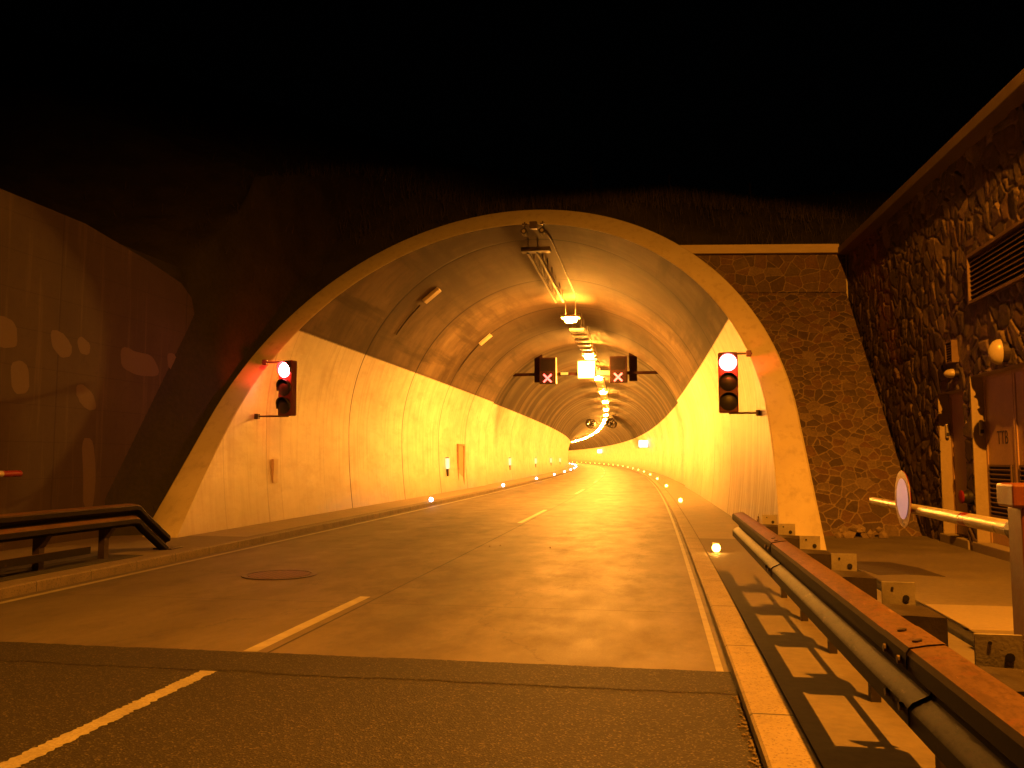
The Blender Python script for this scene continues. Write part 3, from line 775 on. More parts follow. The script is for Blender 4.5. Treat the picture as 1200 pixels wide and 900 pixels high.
# ------------------------------------------------------------------ stone masonry relief
def masonry(name, mat, parent, origin, U, Vv, N, lu, lv, cell, step=.028, relief=.05, holes=(), seed=1, aspect=1.0, mask=None, coarse=None):
    """relief grid; U,V,N unit vectors; holes in (u0,u1,v0,v1)"""
    r = np.random.default_rng(seed)
    nu = int(lu / step) + 1; nv = int(lv / step) + 1
    su = lu / (nu - 1); sv = lv / (nv - 1)
    gu, gv = np.meshgrid(np.arange(nu) * su, np.arange(nv) * sv, indexing='ij')
    # warp
    wu = gu + .014 * np.sin(gv * 7.1 + 1.3 * np.sin(gu * 5.3)); wv = gv + .014 * np.sin(gu * 6.3 + 1.7 * np.sin(gv * 4.1))
    cu = wu / cell; cv = wv / (cell * aspect)
    NX, NY = int(lu / cell) + 6, int(lv / (cell * aspect)) + 6
    jx = r.uniform(.02, .98, (NX, NY)); jy = r.uniform(.02, .98, (NX, NY)); rnd = r.uniform(0, 1, (NX, NY)); drop = r.uniform(0, 1, (NX, NY)) < .30; wt = r.uniform(0, .55, (NX, NY)) * (r.uniform(0, 1, (NX, NY)) < .6)
    iu = np.floor(cu).astype(int); iv = np.floor(cv).astype(int)
    best = np.full(gu.shape, 9.); sec = np.full(gu.shape, 9.); bi = np.zeros(gu.shape, int)
    bw = np.zeros(gu.shape); px = np.zeros(gu.shape); py = np.zeros(gu.shape); P2x = np.zeros(gu.shape); P2y = np.zeros(gu.shape)
    cand = []
    for a in range(-2, 3):
        for b in range(-2, 3):
            X = np.clip(iu + a + 2, 0, NX - 1); Y = np.clip(iv + b + 2, 0, NY - 1)
            qx = (iu + a) + jx[X, Y]; qy = (iv + b) + jy[X, Y]
            d = (qx - cu) ** 2 + (qy - cv) ** 2 + drop[X, Y] * 50. - wt[X, Y]
            cand.append((d, qx, qy, X * NY + Y, wt[X, Y]))
            m = d < best
            best = np.where(m, d, best); bw = np.where(m, wt[X, Y], bw); px = np.where(m, qx, px); py = np.where(m, qy, py); bi = np.where(m, X * NY + Y, bi)
    ed = np.full(gu.shape, 9.)
    for d, qx, qy, idd, wq in cand:
        ex = qx - px; ey = qy - py; L = np.sqrt(ex * ex + ey * ey)
        ok = (idd != bi) & (d < 40) & (L > 1e-6)
        dist = (((px + qx) / 2 - cu) * ex + ((py + qy) / 2 - cv) * ey + (bw - wq) / 2) / np.maximum(L, 1e-6)
        ed = np.where(ok, np.minimum(ed, dist), ed)
    ed = ed * cell
    rv = rnd.reshape(-1)[bi]; rv2 = r.permutation(rnd.reshape(-1))[bi]; rv3 = r.permutation(rnd.reshape(-1))[bi] - .5
    h = np.clip((ed - .007) / .016, 0, 1); h = h * h * (3 - 2 * h)
    tilt = (cu - px) * rv3 * .9 + (cv - py) * (rv2 - .5) * .9
    rel = relief * (h * np.clip(.35 + .65 * rv2 + 1.5 * tilt, .15, 1.5)) + r.normal(0, .0028, gu.shape)
    edge_clamp = np.minimum(np.minimum(gu, lu - gu), 9) 
    O = np.array(origin); U_, V_, N_ = map(np.array, (U, Vv, N))
    P = O + gu[..., None] * U_ + gv[..., None] * V_ + rel[..., None] * N_
    idx = np.arange(nu * nv).reshape(nu, nv)
    q = np.stack([idx[:-1, :-1], idx[1:, :-1], idx[1:, 1:], idx[:-1, 1:]], -1)
    mu = (gu[:-1, :-1] + su / 2); mv = (gv[:-1, :-1] + sv / 2)
    keep = np.ones(mu.shape, bool)
    for (u0, u1, v0, v1) in holes: keep &= ~((mu > u0) & (mu < u1) & (mv > v0) & (mv < v1))
    if mask is not None: keep &= mask(mu, mv)
    q = q[keep]
    ol = parent_loc(parent)
    P = P.reshape(-1, 3) - np.array([ol.x, ol.y, ol.z])
    me = bpy.data.meshes.new(name)
    me.vertices.add(len(P)); me.vertices.foreach_set('co', P.ravel())
    me.loops.add(q.size); me.loops.foreach_set('vertex_index', q.ravel())
    me.polygons.add(len(q)); me.polygons.foreach_set('loop_start', np.arange(len(q)) * 4); me.polygons.foreach_set('loop_total', np.full(len(q), 4))
    me.update(calc_edges=True)
    A = me.attributes.new('edge', 'FLOAT', 'POINT'); A.data.foreach_set('value', ed.ravel().astype(np.float32))
    A = me.attributes.new('cell', 'FLOAT', 'POINT'); A.data.foreach_set('value', rv.ravel().astype(np.float32))
    # face toward N
    me.polygons.foreach_set('use_smooth', [True] * len(q))
    me.materials.append(mat)
    if len(me.polygons) and Vector(me.polygons[0].normal).dot(Vector(N)) < 0: me.flip_normals()
    b = bmesh.new(); b.from_mesh(me); bmesh.ops.delete(b, geom=[v for v in b.verts if not v.link_faces], context='VERTS'); b.to_mesh(me); b.free()
    o = bpy.data.objects.new(name, me); COL.objects.link(o)
    if parent is not None: o.parent = parent
    return o

# front stone wall: slanting apron + upright parapet + pale coping
fw = thing('stone_wall', 'slanting stone wall with pale coping between the portal and the building', 'stone wall', (3.6, 17.6, 0))
SL = 6.0; k = 1 / math.sqrt(2)
slope_len = 5.92 * math.sqrt(2)
masonry('sloping_face', M['stone'], fw, (.4, 17.06, .05), (.99, .14, 0), (0, k, k), (0, -k, k), 4.56, slope_len, .185, .021, .025, seed=3, aspect=.95,
        mask=lambda u, v: (np.hypot(u + .4 + 3.52, v * k + .05 - 2.4) > 5.75) | (False))
masonry('parapet_face', M['stone'], fw, (.4, 22.95, 5.98), (.99, .14, 0), (0, 0, 1), (0, -1, 0), 4.56, 1.06, .27, .022, .03, seed=8, aspect=.85,
        mask=lambda u, v: np.hypot(u + .4 + 3.55, v + 5.98 - 2.4) > 5.75)
mb = MB(); mb.box((2.52, 23.42, 7.14), (4.4, .62, .24), Matrix.Rotation(.14, 3, 'Z'), .015); mb.build('coping', M['coping'], fw)
mb = MB(); mb.b2(1.0, 4.96, 23.62, 24.3, 5.5, 7.04); mb.build('core', M['collar'], fw)

# building ------------------------------------------------------------------
BX = 5.0
bd = thing('service_building', 'dark rough stone service building with two doorways along the right side', 'building', (BX, 15, 0))
UY0 = 9.0
def ztop(y): return 6.97 - (23.4 - y) * .046
def hole(y0, y1, z0, z1): return (y0 - UY0, y1 - UY0, z0 - .05, z1 - .05)
D1 = (15.28, 16.62, .10, 2.74); D2 = (12.50, 14.95, .10, 2.90); LV = (12.2, 14.64, 4.04, 4.84)
masonry('stone_face', M['stone_dark'], bd, (BX, UY0, .05), (0, 1, 0), (0, 0, 1), (-1, 0, 0), 15.2, 6.9, .21, .024, .04,
        holes=[hole(*D1), hole(*D2), hole(*LV)], seed=5, aspect=1.15, mask=lambda u, v: v < ztop(u + UY0) - .03)
masonry('stone_face', M['stone_dark'], bd, (BX, -1.0, .05), (0, 1, 0), (0, 0, 1), (-1, 0, 0), 10.0, 6.9, .34, .06, .07, seed=6, aspect=1.15, mask=lambda u, v: v < ztop(u - 1.0) - .03)
# backing + reveals
def reveal(mb, y0, y1, z0, z1, dp, t=.02):
    mb.b2(BX - .015, BX + dp, y1, y1 + t + .03, z0, z1 + t)           # far jamb, faces the camera
    mb.b2(BX - .015, BX + dp, y0 - t - .03, y0, z0, z1 + t)
    mb.b2(BX - .012, BX + dp, y0, y1, z1, z1 + .05)
mb = MB(); reveal(mb, *D1, .235); mb.each('door_reveal', M['plaster'], bd)
mb = MB(); reveal(mb, *D2, .235); mb.each('door_reveal', M['plaster'], bd)
mb = MB(); reveal(mb, *LV, .18); mb.each('louvre_reveal', M['plaster'], bd)
# door 1: single leaf
def leaf(y0, y1, z0, z1, louvre, hand, name='door'):
    mb = MB(); mb.b2(BX + .19, BX + .23, y0, y1, z0, z1)
    mb.b2(BX + .175, BX + .19, y0 + .0, y0 + .06, z0, z1); mb.b2(BX + .175, BX + .19, y1 - .06, y1, z0, z1); mb.b2(BX + .175, BX + .19, y0 + .06, y1 - .06, z1 - .06, z1)
    d = mb.build(name, M['door'], bd)
    if louvre:
        a, b, c, e = y0 + .16, y1 - .12, .66, 1.48
        mb = MB(); mb.b2(BX + .178, BX + .19, a, b, c, e); mb.build('louvre_backing', M['black_shade'], d)
        mb = MB()
        for q in (a, b - .035): mb.b2(BX + .155, BX + .176, q, q + .035, c, e)
        mb.b2(BX + .155, BX + .176, a + .035, b - .035, c, c + .03); mb.b2(BX + .155, BX + .176, a + .035, b - .035, e - .03, e)
        for i in range(10):
            z = c + .07 + i * (e - c - .12) / 9.5
            mb.box((BX + .166, (a + b) / 2, z), (.04, b - a - .08, .012), Matrix.Rotation(.7, 3, 'Y'))
        mb.build('louvre', M['door_dark'], d)
    if hand is not None:
        mb = MB(); mb.cyl((BX + .18, hand, 1.15), (BX + .12, hand, 1.15), .012, n=8); mb.b2(BX + .11, BX + .128, hand - .02, hand + .12, 1.14, 1.165, .006)
        mb.box((BX + .176, hand, 1.12), (.008, .04, .2)); mb.build('handle', M['galv'], d)
    return d
leaf(D1[0], D1[1], .24, D1[3], False, 15.45)
dA = leaf(13.78, D2[1], .24, D2[3], True, 13.88)
leaf(D2[0], 13.76, .24, D2[3], True, None)
# lettering on the leaf
cu = bpy.data.curves.new('lettering', 'FONT'); cu.body = 'TTB'; cu.size = .30; cu.extrude = .002; cu.align_x = 'CENTER'
lo = bpy.data.objects.new('lettering', cu); COL.objects.link(lo)
bpy.context.view_layer.update()
dg = bpy.context.evaluated_depsgraph_get(); me = bpy.data.meshes.new_from_object(lo.evaluated_get(dg)); bpy.data.objects.remove(lo)
Mt = Matrix(((0, 0, -1, 0), (-1, 0, 0, 0), (0, 1, 0, 0), (0, 0, 0, 1)))
me.transform(Matrix.Translation((BX + .1875 - parent_loc(dA).x, 14.28 - parent_loc(dA).y, 1.80)) @ Mt @ Matrix.Diagonal((.82, 1, 1, 1)))
me.materials.append(M['letter']); lo = bpy.data.objects.new('lettering', me); COL.objects.link(lo); lo.parent = dA
# thresholds
for (a, b) in ((D1[0] - .02, D1[1] + .1), (D2[0], D2[1] + .12)):
    mb = MB(); mb.b2(BX - .06, BX + .22, a, b, .02, .235, .015); mb.build('threshold', M['slab'], bd)
# ventilation louvre
mb = MB()
for (a, b, c, d) in ((LV[0], LV[1], LV[2], LV[2] + .05), (LV[0], LV[1], LV[3] - .05, LV[3])): mb.b2(BX - .10, BX + .1, a, b, c, d)
mb.b2(BX - .10, BX + .1, LV[1] - .05, LV[1], LV[2] + .05, LV[3] - .05); mb.b2(BX - .10, BX + .1, LV[0], LV[0] + .05, LV[2] + .05, LV[3] - .05)
vg = mb.build('ventilation_grille', M['door_dark'], bd)
mb = MB(); ns = 9
for i in range(ns):
    z = LV[2] + .09 + i * (LV[3] - LV[2] - .18) / (ns - 1)
    mb.box((BX - .02, (LV[0] + LV[1]) / 2, z), (.13, LV[1] - LV[0] - .1, .012), Matrix.Rotation(-.75, 3, 'Y'))
mb.build('slat', M['door_dark'], vg)
mb = MB(); mb.b2(BX + .12, BX + .16, LV[0], LV[1], LV[2], LV[3]); mb.build('grille_backing', M['black_shade'], vg)
# small louvre by door 1
mb = MB(); a, b, c, e = 15.42, 15.76, 3.20, 3.58
mb.b2(BX - .13, BX + .02, a, a + .03, c, e); mb.b2(BX - .13, BX + .02, b - .03, b, c, e); mb.b2(BX - .13, BX + .02, a + .03, b - .03, c, c + .03); mb.b2(BX - .13, BX + .02, a + .03, b - .03, e - .03, e)
for i in range(7): mb.box((BX - .11, (a + b) / 2, c + .06 + i * .042), (.03, b - a - .06, .008), Matrix.Rotation(-.7, 3, 'Y'))
mb.build('air_brick', M['door_dark'], bd)
# coping along the top
mb = MB(); mb.b2(BX - .30, BX + .6, -1.2, 24.2, 6.97, 7.16, .015); mb.v = [(x, y, z + ztop(y) - 6.97) for x, y, z in mb.v]; mb.build('coping', M['coping_dark'], bd)
mb = MB(); mb.b2(BX + .24, BX + 8, -1.0, 24.1, 0, 6.95); mb.v = [(x, y, z if z < 1 else ztop(y) - .01) for x, y, z in mb.v]; mb.build('core', M['coping_dark'], bd)
# wall lamps
def wall_lamp(y, z, ry, rz, lab, depth=.16):
    t = thing('wall_lamp', lab, 'wall lamp', (BX - .08, y, z))
    mb = MB(); V = []; F = []; n = 24
    rings = [(0, 1.0), (.25, .98), (.6, .82), (.85, .52), (1.0, .12)]
    for a, r in rings:
        for q in range(n): V.append((BX - .12 - depth * a, y + ry * r * math.cos(2 * PI * q / n), z + rz * r * math.sin(2 * PI * q / n)))
    for i in range(len(rings) - 1):
        for q in range(n): F.append((i * n + q, i * n + (q + 1) % n, (i + 1) * n + (q + 1) % n, (i + 1) * n + q))
    F.append(tuple(range((len(rings) - 1) * n, len(rings) * n))); mb.add(V, F); mb.build('shade', M['lens_off'], t, 60)
    mb = MB(); V = []; 
    for a in (-.14, .07):
        for q in range(n): V.append((BX + a * 1.0 + .0, y + ry * .8 * math.cos(2 * PI * q / n), z + rz * .8 * math.sin(2 * PI * q / n)))
    F = [(q, (q + 1) % n, n + (q + 1) % n, n + q) for q in range(n)] + [tuple(range(n)), tuple(range(n, 2 * n))]
    mb.add(V, F); mb.build('base', M['steel_dark'], t); return t
wall_lamp(13.37, 3.12, .13, .19, 'unlit pale oval wall lamp above the double door')
wall_lamp(15.45, 3.01, .12, .08, 'small unlit round wall lamp above the far single door', .14)
# small capsules on the jambs
for y, lab in ((16.59, 'small steel key box on the jamb of the far door'), (14.92, 'small steel key box on the jamb of the double door')):
    t = thing('key_box', lab, 'key box', (BX + .1, y, 2.0))
    mb = MB(); mb.box((BX + .10, y - .02, 2.07), (.06, .07, .26), None, .028); mb.build('case', M['galv'], t)
    mb = MB(); mb.b2(BX + .075, BX + .125, y - .062, y - .053, 1.98, 2.04, .003); mb.build('flap', M['black'], t)
t = thing('wall_coupling', 'round dark red coupling on the stone pier between the doors', 'coupling', (BX, 15.12, .95))
mb = MB(); mb.lathe((BX + .03, 15.115, .95), (-1, 0, 0), [(0, .12), (.12, .12), (.14, .10), (.2, .09)], 20); mb.build('body', M['black'], t, 40)
mb = MB(); mb.lathe((BX - .16, 15.115, .95), (-1, 0, 0), [(0, .105), (.03, .11), (.05, .06)], 20); mb.build('cap', M['red'], t, 40)

# loose stones at the wall foot
for i in range(16):
    near = i < 9
    mb = MB(); x = random.uniform(3.22, 3.62) if near else random.uniform(3.7, 4.1); r = random.uniform(.05, .11)
    z = .085 + r * .45 + (0 if i % 3 else .10); y = 17.2 + random.uniform(-.05, .1) + (.08 if not i % 3 else 0)
    bm = bmesh.new(); bmesh.ops.create_icosphere(bm, subdivisions=1, radius=1)
    for v in bm.verts: v.co *= 1 + .35 * math.sin(v.co.x * 4 + i) * math.cos(v.co.y * 3 + 2 * i) + random.uniform(-.05, .05)
    mb.bm(bm, Matrix.Translation((x, y, z)) @ Matrix.Rotation(random.uniform(0, 6), 4, 'Z') @ Matrix.Diagonal((r * 1.15, r, r * .95, 1)))
    tag(mb.build('loose_stone', M['rock'], None), 'pale loose stone in the small heap at the foot of the stone wall', 'stone', 'loose stones at the stone wall')

# ------------------------------------------------------------------ left retaining wall
WX = -10.3
rw = thing('retaining_wall', 'tall dark concrete retaining wall with overpainted patches, left of the portal', 'retaining wall', (WX, 8, 0))
pr = [(-20, -.05), (-20, 5.95), (13.7, 5.85), (15.6, 5.62), (16.9, 5.40), (17.35, 5.15), (17.52, 4.7), (17.3, 4.2), (16.95, 3.4), (15.04, .71), (14.55, -.05)]
mb = MB(); n = len(pr); mb.add([(WX, y, z) for y, z in pr] + [(WX - .5, y, z) for y, z in pr], [tuple(range(n)), tuple(range(2 * n - 1, n - 1, -1))] + [(i, (i + 1) % n, n + (i + 1) % n, n + i) for i in range(n)])
mb.build('wall', M['oldwall'], rw)
def wallproj(px, py):   # photograph pixel -> point on the wall plane, worked out once to place the overpainted patches
    f = (-math.sin(psi) * math.cos(pt), math.cos(psi) * math.cos(pt), math.sin(pt)); r = (math.cos(psi), math.sin(psi), 0)
    u = (r[1] * f[2] - r[2] * f[1], r[2] * f[0] - r[0] * f[2], r[0] * f[1] - r[1] * f[0])
    a = (px - 600) / 1000; b = (450 - py) / 1000; d = [f[i] + a * r[i] + b * u[i] for i in range(3)]
    t = WX / d[0]; return t * d[1], H + t * d[2]
PATCH = [[(-25, 368), (0, 369), (19, 376), (22, 409), (0, 407), (-25, 404)], [(11, 424), (24, 421), (34, 430), (35, 462), (14, 463)], [(58, 387), (70, 387), (84, 402), (85, 417), (70, 420), (60, 405)],
         [(90, 396), (97, 394), (106, 404), (105, 417), (93, 414)], [(88, 451), (97, 449), (110, 463), (114, 480), (102, 481), (90, 467)],
         [(141, 408), (148, 406), (158, 413), (178, 415), (187, 434), (185, 442), (160, 440), (141, 431)], [(195, 415), (202, 412), (210, 424), (210, 435), (197, 434)], [(95, 512), (109, 513), (113, 552), (110, 597), (97, 598), (98, 560)]]
for P in PATCH:
    q = [wallproj(*p) for p in P]; cyy = sum(a for a, b in q) / len(q); czz = sum(b for a, b in q) / len(q)
    # rounded polygon
    R = []
    m_ = len(q)
    for i in range(m_):
        p0, p1, p2 = q[i - 1], q[i], q[(i + 1) % m_]
        for s in (.25, .5, .75):
            a = (p0[0] + (p1[0] - p0[0]) * (.5 + s / 2), p0[1] + (p1[1] - p0[1]) * (.5 + s / 2)); b = (p1[0] + (p2[0] - p1[0]) * s / 2, p1[1] + (p2[1] - p1[1]) * s / 2)
            R.append((a[0] + (b[0] - a[0]) * s + random.uniform(-.01, .01), a[1] + (b[1] - a[1]) * s + random.uniform(-.01, .01)))
    mb = MB(); nn = len(R)
    mb.add([(WX + .003, a, b) for a, b in R], [tuple(range(nn))]); mb.build('overpaint_patch', M['patch'], rw)

# ------------------------------------------------------------------ hill
def hill_z(X, Y):
    # front slope of the cutting left of the portal, then the hill above
    ridge = 18.6 - .17 * X
    t = np.clip((X - (-10.3)) / .75, 0, 1)
    zf = (1 - t) * (Y - 14.60) / .62 + t * (Y - 15.3)
    hb = 7.7 + 1.0 * np.clip((6 - X) / 5.5, 0, 1)
    top = hb + np.maximum(Y - (24.0 - 4.4 * np.clip((-5.5 - X) / 4, 0, 1)), 0) * .34
    wr = np.clip((X + 1.2) / 3.0, 0, 1); wr = wr * wr * (3 - 2 * wr)
    zf = zf * (1 - wr) + wr * (7.05 + (Y - 23.95) * .8)
    z = np.minimum(zf, top)
    left = np.minimum(5.75 + np.maximum(Y - 17.2, 0) * .9, top) + np.maximum(-10.8 - X, 0) * .42
    z = np.where(X < -10.35, np.minimum(left, 400), z)
    z = np.minimum(z, ridge + .0 * X)
    return z
xs = np.concatenate([np.arange(-120, -30, 6.), np.arange(-30, -12, 1.), np.arange(-12, -10.5, .3), np.array([-10.36, -10.29]), np.arange(-10.2, 6, .2), np.arange(6, 20, 1.), np.arange(20, 121, 6.)])
yv = np.concatenate([np.arange(-20, 13.9, 1.5), np.arange(13.9, 18.5, .1), np.arange(18.5, 25, .2), np.arange(25, 60, 1.2), np.arange(60, 520, 12.)])
gx, gy2 = np.meshgrid(xs, yv, indexing='ij'); gz = hill_z(gx, gy2)
bump = .16 * np.sin(gx * 1.7 + 2 * np.sin(gy2 * .9)) * np.sin(gy2 * 1.3 + np.sin(gx * 1.1)) + rng.normal(0, .05, gx.shape)
damp = np.clip(np.abs(gx + 10.35) / 1.2, 0, 1); gz = gz + bump * np.where((gx > -11.5) & (gy2 < 24), .3 * damp, 1)
vm = MB(); nX, nY = gx.shape
V = [(float(gx[i, j]), float(gy2[i, j]), float(gz[i, j])) for i in range(nX) for j in range(nY)]; F = []
for i in range(nX - 1):
    for j in range(nY - 1):
        xm = (xs[i] + xs[i + 1]) / 2; ym = (yv[j] + yv[j + 1]) / 2; zm = float((gz[i, j] + gz[i + 1, j + 1] + gz[i + 1, j] + gz[i, j + 1]) / 4)
        if xm > -10.35:
            if ym < 14.6: continue
            if zm < -.3: continue
            if ym < 24.0 and xm > -3.0 + 0: 
                if math.hypot(xm + 3.55, zm - ZC) < 5.85 or xm > 1.0: continue
            if ym < 60 and math.hypot(xm + 3.55, zm - ZC) < 5.85: continue
            if xm > 1.0 and ym < 24.0: continue
        F.append((i * nY + j, (i + 1) * nY + j, (i + 1) * nY + j + 1, i * nY + j + 1))
vm.add(V, F); hill = struct(vm.build('hill', M['soil'], None, 180))
# rough grass on the hill above the portal (uncountable)
gm = MB()
for i in range(15000):
    X = random.uniform(-11, 6) if random.random() < .7 else random.uniform(-30, 14); Y = random.uniform(15, 23) if random.random() < .25 else 23 + abs(random.gauss(0, 9))
    if Y < 24.3 and X > -9.9: 
        if X > 1.0: continue
    z = float(hill_z(np.array(X), np.array(Y)))
    if Y < 25.5 and math.hypot(X + 3.55, z - ZC) < 6.15: continue
    if z < .1 or z > 17.8 - .17 * X: continue
    if Y < 18 and X < -10.3: continue
    h = random.uniform(.15, .5) * (.5 if Y < 23 else 1); a = random.uniform(0, PI); w = .012
    dx, dy = random.uniform(-.15, .15), random.uniform(-.15, .15)
    gm.add([(X - w * math.cos(a), Y - w * math.sin(a), z - .08), (X + w * math.cos(a), Y + w * math.sin(a), z - .08), (X + dx, Y + dy, z + h)], [(0, 1, 2)])
o = gm.build('hillside_grass', worn('dry_grass', (.05, .042, .024), .9, 0, .4, 3, 0)); o['kind'] = 'stuff'; tag(o, 'rough dry grass on the dark hillside above the portal', 'grass')
# fence along the ridge
fn = thing('ridge_fence', 'faint post fence along the dark ridge above the tunnel', 'fence', (-20, 58, 20))
P = []
for i in range(12):
    X = -46 + 5.2 * i; Y = 56.5; z = 18.6 - .17 * X
    mb = MB(); mb.b2(X - .07, X + .07, Y - .07, Y + .07, z - .6, z + 2.0, .01); mb.build('post', M['steel_dark'], fn); P.append((X, Y, z))
for hh in (.7, 1.8):
    mb = MB(); mb.tube([(x, y, z + hh) for x, y, z in P], .012, 5); mb.build('wire', M['steel_dark'], fn)

# ------------------------------------------------------------------ crash barriers
def wbeam(face, thick=.010):
    """closed profile (dx,dz) for face=-1: bumps toward -x; origin at the back top edge"""
    base = [(.0, .0), (-.055, -.006), (-.118, -.018), (-.13, -.038), (-.13, -.095), (-.115, -.110), (-.055, -.135), (-.05, -.145), (-.05, -.175), (-.055, -.185), (-.115, -.215), (-.13, -.232), (-.13, -.295), (-.115, -.312), (-.05, -.338)]
    bk = [(x + thick, z - .004) for x, z in base][::-1]
    return [(x * -face, z) for x, z in base + bk]
cbr = thing('crash_barrier', 'rusty steel crash barrier running along the right kerb to the portal', 'crash barrier', (1.0, 5, .085))
RT = .905
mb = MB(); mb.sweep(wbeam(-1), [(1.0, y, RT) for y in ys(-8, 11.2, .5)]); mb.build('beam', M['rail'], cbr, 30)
# overlap splices with bolts
for sy in (3.55, 7.5):
    mb = MB(); mb.sweep(wbeam(-1, .012), [(.996, y, RT + .006) for y in (sy - .17, sy + .17)]); sp = mb.build('splice', M['rail'], cbr, 30)
    mb = MB()
    for d in (-.1, .1):
        mb.cyl((.93, sy + d, RT - .02), (.925, sy + d, RT + .004), .018, n=8)
        for zz in (-.07, -.24): mb.cyl((.865, sy + d, RT + zz), (.852, sy + d, RT + zz), .016, n=8)
    mb.each('bolt', M['steel_dark'], sp)
mb = MB(); mb.b2(1.17, 1.21, -8, 11.1, .36, .42, .005); mb.build('lower_rail', M['rust'], cbr)
SH = -.31
PY = [3.72 + 1.33 * i for i in range(-4, 6)]
for y in PY:
    mb = MB(); mb.b2(1.11, 1.27, y + SH - .006, y + SH + .006, .60, .945); mb.b2(1.14, 1.17, y + SH - .08, y + SH - .007, .66, .72)
    p = mb.build('bracket', M['galv'], cbr)
    mb = MB()
    mb.cyl((1.225, y + SH - .004, .865), (1.225, y + SH - .009, .865), .017, n=10)
    mb.cyl((1.16, y + SH - .004, .915), (1.16, y + SH - .009, .915), .007, n=8)
    mb.each('bolt_hole', M['black'], p)
    # dark spacer bracket with rounded shoulder between the posts
    ysx = y - .66; mb = MB(); pf = [(1.0, .60), (1.30, .60), (1.30, .838), (1.12, .845), (1.04, .84), (1.0, .825)]
    mb.add([(a, ysx - .05, b) for a, b in pf] + [(a, ysx + .28, b) for a, b in pf], [tuple(range(6)), tuple(range(11, 5, -1))] + [(i, (i + 1) % 6, 6 + (i + 1) % 6, 6 + i) for i in range(6)])
    mb.b2(1.25, 1.31, ysx - .02, ysx + .05, .06, .60); mb.build('spacer', M['steel_black'], cbr)
# left barrier with its end bent down to the ground
cbl = thing('crash_barrier', 'dark crash barrier on the left kerb with its end bent down to the ground', 'crash barrier', (-7.9, 8, PZ))
path = [(-7.95, y, .90) for y in ys(-8, 11.85, .6)] + [(-7.95, 11.95, .885), (-7.95, 12.05, .81), (-7.95, 12.78, .36)]
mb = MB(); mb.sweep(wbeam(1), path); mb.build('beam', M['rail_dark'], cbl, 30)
mb = MB(); mb.b2(-8.08, -7.75, 12.7, 13.05, PZ - .01, PZ + .02, .005); mb.build('foot_plate', M['steel_dark'], cbl)
mb = MB(); mb.sweep([(-.02, -.05), (.02, -.05), (.02, .05), (-.02, .05)], [(-7.9, y, .30) for y in ys(-8, 10.9, 1)]); mb.build('lower_rail', M['rail_dark'], cbl)
mb = MB(); mb.b2(-8.35, -7.72, -8, 11.9, .05, PZ + .006, .0); tag(mb.build('rail_shade_strip', M['black_shade']), 'dark strip laid as shade on the pavement under the left crash barrier', 'shade strip')  # flat dark strip standing in for the shade under the beam
for y in [11.4 - 1.33 * i for i in range(0, 10)]:
    mb = MB(); mb.b2(-8.09, -7.99, y - .05, y + .05, PZ - .02, .82)
    mb.add([(-7.98, y - .05, .60), (-7.98, y + .05, .60), (-7.86, y - .05, .60), (-7.86, y + .05, .60), (-7.98, y - .05, .42), (-7.98, y + .05, .42)], [(0, 1, 3, 2), (0, 2, 4), (1, 5, 3), (2, 3, 5, 4), (0, 4, 5, 1)])
    mb.build('post', M['steel_dark'], cbl)

# ------------------------------------------------------------------ boom barriers
def boom(name, x, y0, y1, z, label, bands, sign=False, side=1):
    t = thing(name, label, 'barrier', (x, y0, .085))
    # post with head box
    mb = MB(); mb.b2(x - .10, x + .13, y0 - .14, y0 + .12, .08, z + .18, .015); mb.build('post', M['redpost'], t)
    mb = MB(); mb.b2(x - .16, x + .19, y0 - .17, y0 + .15, z + .18, z + .35, .02); mb.build('head', M['redpost'], t)
    segs = []; cur = y0 + .1
    r = .056
    for a, b in bands:
        segs.append((cur, a, 0)); segs.append((a, b, 1)); cur = b
    segs.append((cur, y1, 0))
    mb = MB(); L = [(s[0], s[1], s[2]) for s in segs if s[1] > s[0] + .001]
    tot = y1 - y0
    def rad(y): return r * (1.12 - .30 * (y - y0) / tot)
    for a, b, c in L:
        mb.cur = c; mb.cyl((x, a, z), (x, b, z), rad(a), rad(b), 20, caps=(b == y1 or a == cur))
    mb.cur = 0
    arm = mb.build('arm', M['arm_white'], t, 40, (M['red'],))
    mb = MB(); mb.cyl((x, y0 + .1, z), (x, y0 + .24, z), .085, n=16); mb.build('clamp', M['steel_dark'], t)
    if sign:
        sy = 9.72
        mb = MB(); mb.lathe((x - .075, sy, z + .10), (-1, 0, 0), [(0, .30), (.006, .30)], 40); sg = mb.build('sign_disc', M['red'], t)
        mb = MB(); mb.lathe((x - .082, sy, z + .10), (-1, 0, 0), [(0, .215), (.003, .215)], 40); mb.build('sign_centre', M['sign_white'], sg)
        mb = MB(); mb.b2(x - .075, x - .04, sy - .03, sy + .03, z - .15, z + .35); mb.build('sign_bracket', M['steel_dark'], sg)
    return t
boom('boom_barrier', 2.60, 6.75, 11.38, 1.05, 'open boom barrier with orange red post and round no entry sign', [(7.95, 8.12), (10.40, 10.50)], True)
boom('boom_barrier', -9.1, 5.2, 10.95, 1.36, 'thin white barrier arm with dark red tip before the left wall', [(10.6, 10.949)], False)

# debris specks on the road
for (x, y) in ((-2.9, 15.4), (-3.05, 15.2), (-1.95, 15.1)):
    mb = MB(); pebble(mb, (x, y, .012), .02); tag(mb.build('road_debris', M['rock']), 'tiny pale chip lying on the concrete road', 'debris', 'chips on the road')

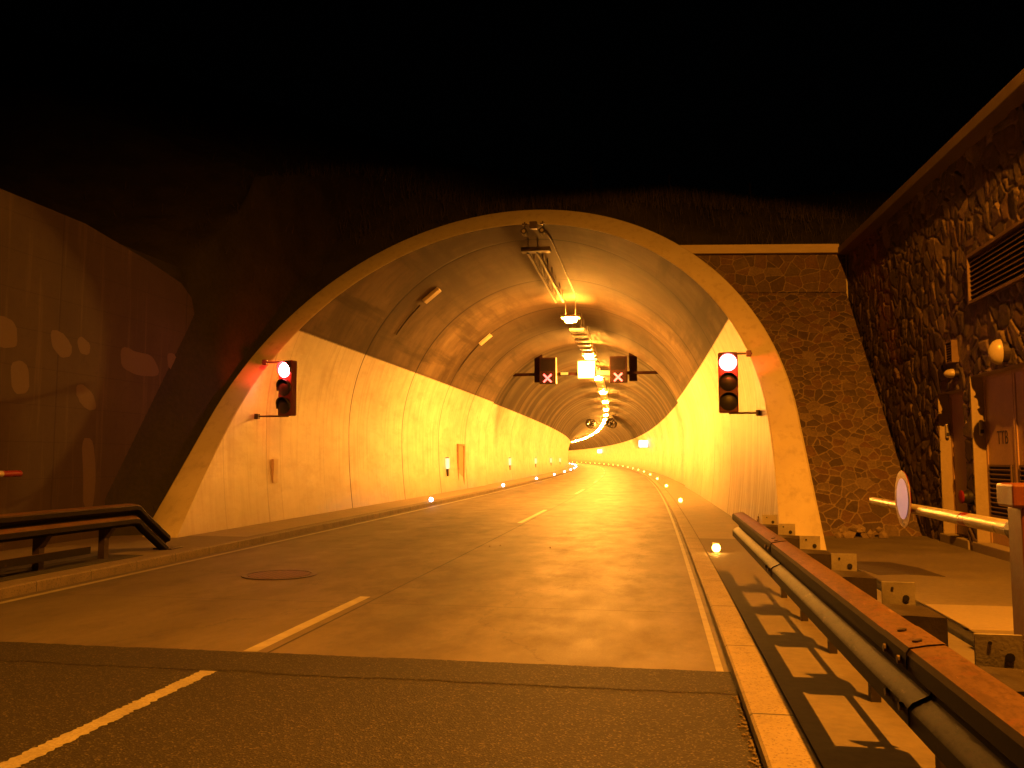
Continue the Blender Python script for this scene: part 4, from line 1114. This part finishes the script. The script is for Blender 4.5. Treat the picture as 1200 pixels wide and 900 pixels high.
# ------------------------------------------------------------------ street lamp behind the camera
LPX, LPY, LPZ = 2.9, 2.6, 11.0
sl = thing('street_lamp', 'tall sodium street lamp standing behind the crash barrier', 'street lamp', (3.6, LPY, .085))
mb = MB(); mb.lathe((3.6, LPY, .08), (0, 0, 1), [(0, .11), (1.2, .10), (1.25, .075), (10.9, .045)], 16); mb.build('pole', M['galv'], sl, 40)
mb = MB(); mb.tube([(3.6, LPY, 10.8), (3.5, LPY, 11.15), (3.4, LPY, 11.3), (3.1, LPY, 11.32)], .04, 10); mb.build('arm', M['galv'], sl, 60)
mb = MB(); mb.b2(2.6, 3.25, LPY - .14, LPY + .14, 11.22, 11.36, .04); mb.build('head', M['galv'], sl)
mb = MB(); mb.b2(2.66, 3.15, LPY - .11, LPY + .11, 11.17, 11.22, .02); mb.build('lens', M['street_lens'], sl)
sd = bpy.data.lights.new('street_light', 'SPOT'); sd.energy = 17500; sd.color = STREET; sd.spot_size = math.radians(177); sd.spot_blend = .9; sd.shadow_soft_size = .09
so = bpy.data.objects.new('street_light', sd); COL.objects.link(so); so.location = (LPX, LPY, 11.1)
so.rotation_euler = Vector((.17, .36, -1)).to_track_quat('-Z', 'Y').to_euler()

# ------------------------------------------------------------------ world: night sky
W = bpy.data.worlds.new('World'); S.world = W; W.use_nodes = True
nt = W.node_tree; bg = nt.nodes['Background']
sky = nt.nodes.new('ShaderNodeTexSky'); sky.sky_type = 'NISHITA'; sky.sun_disc = False
sky.sun_elevation = math.radians(2); sky.sun_rotation = math.radians(200)
nt.links.new(sky.outputs[0], bg.inputs[0]); bg.inputs[1].default_value = .00012

S.view_settings.view_transform = 'Standard'; S.view_settings.look = 'None'; S.view_settings.exposure = 0; S.view_settings.gamma = 1
S.cycles.use_denoising = True
S.cycles.max_bounces = 10; S.cycles.diffuse_bounces = 6; S.cycles.glossy_bounces = 4
S.cycles.sample_clamp_indirect = 12; S.cycles.sample_clamp_direct = 0
S.cycles.caustics_reflective = False; S.cycles.caustics_refractive = False
S.cycles.use_light_tree = True
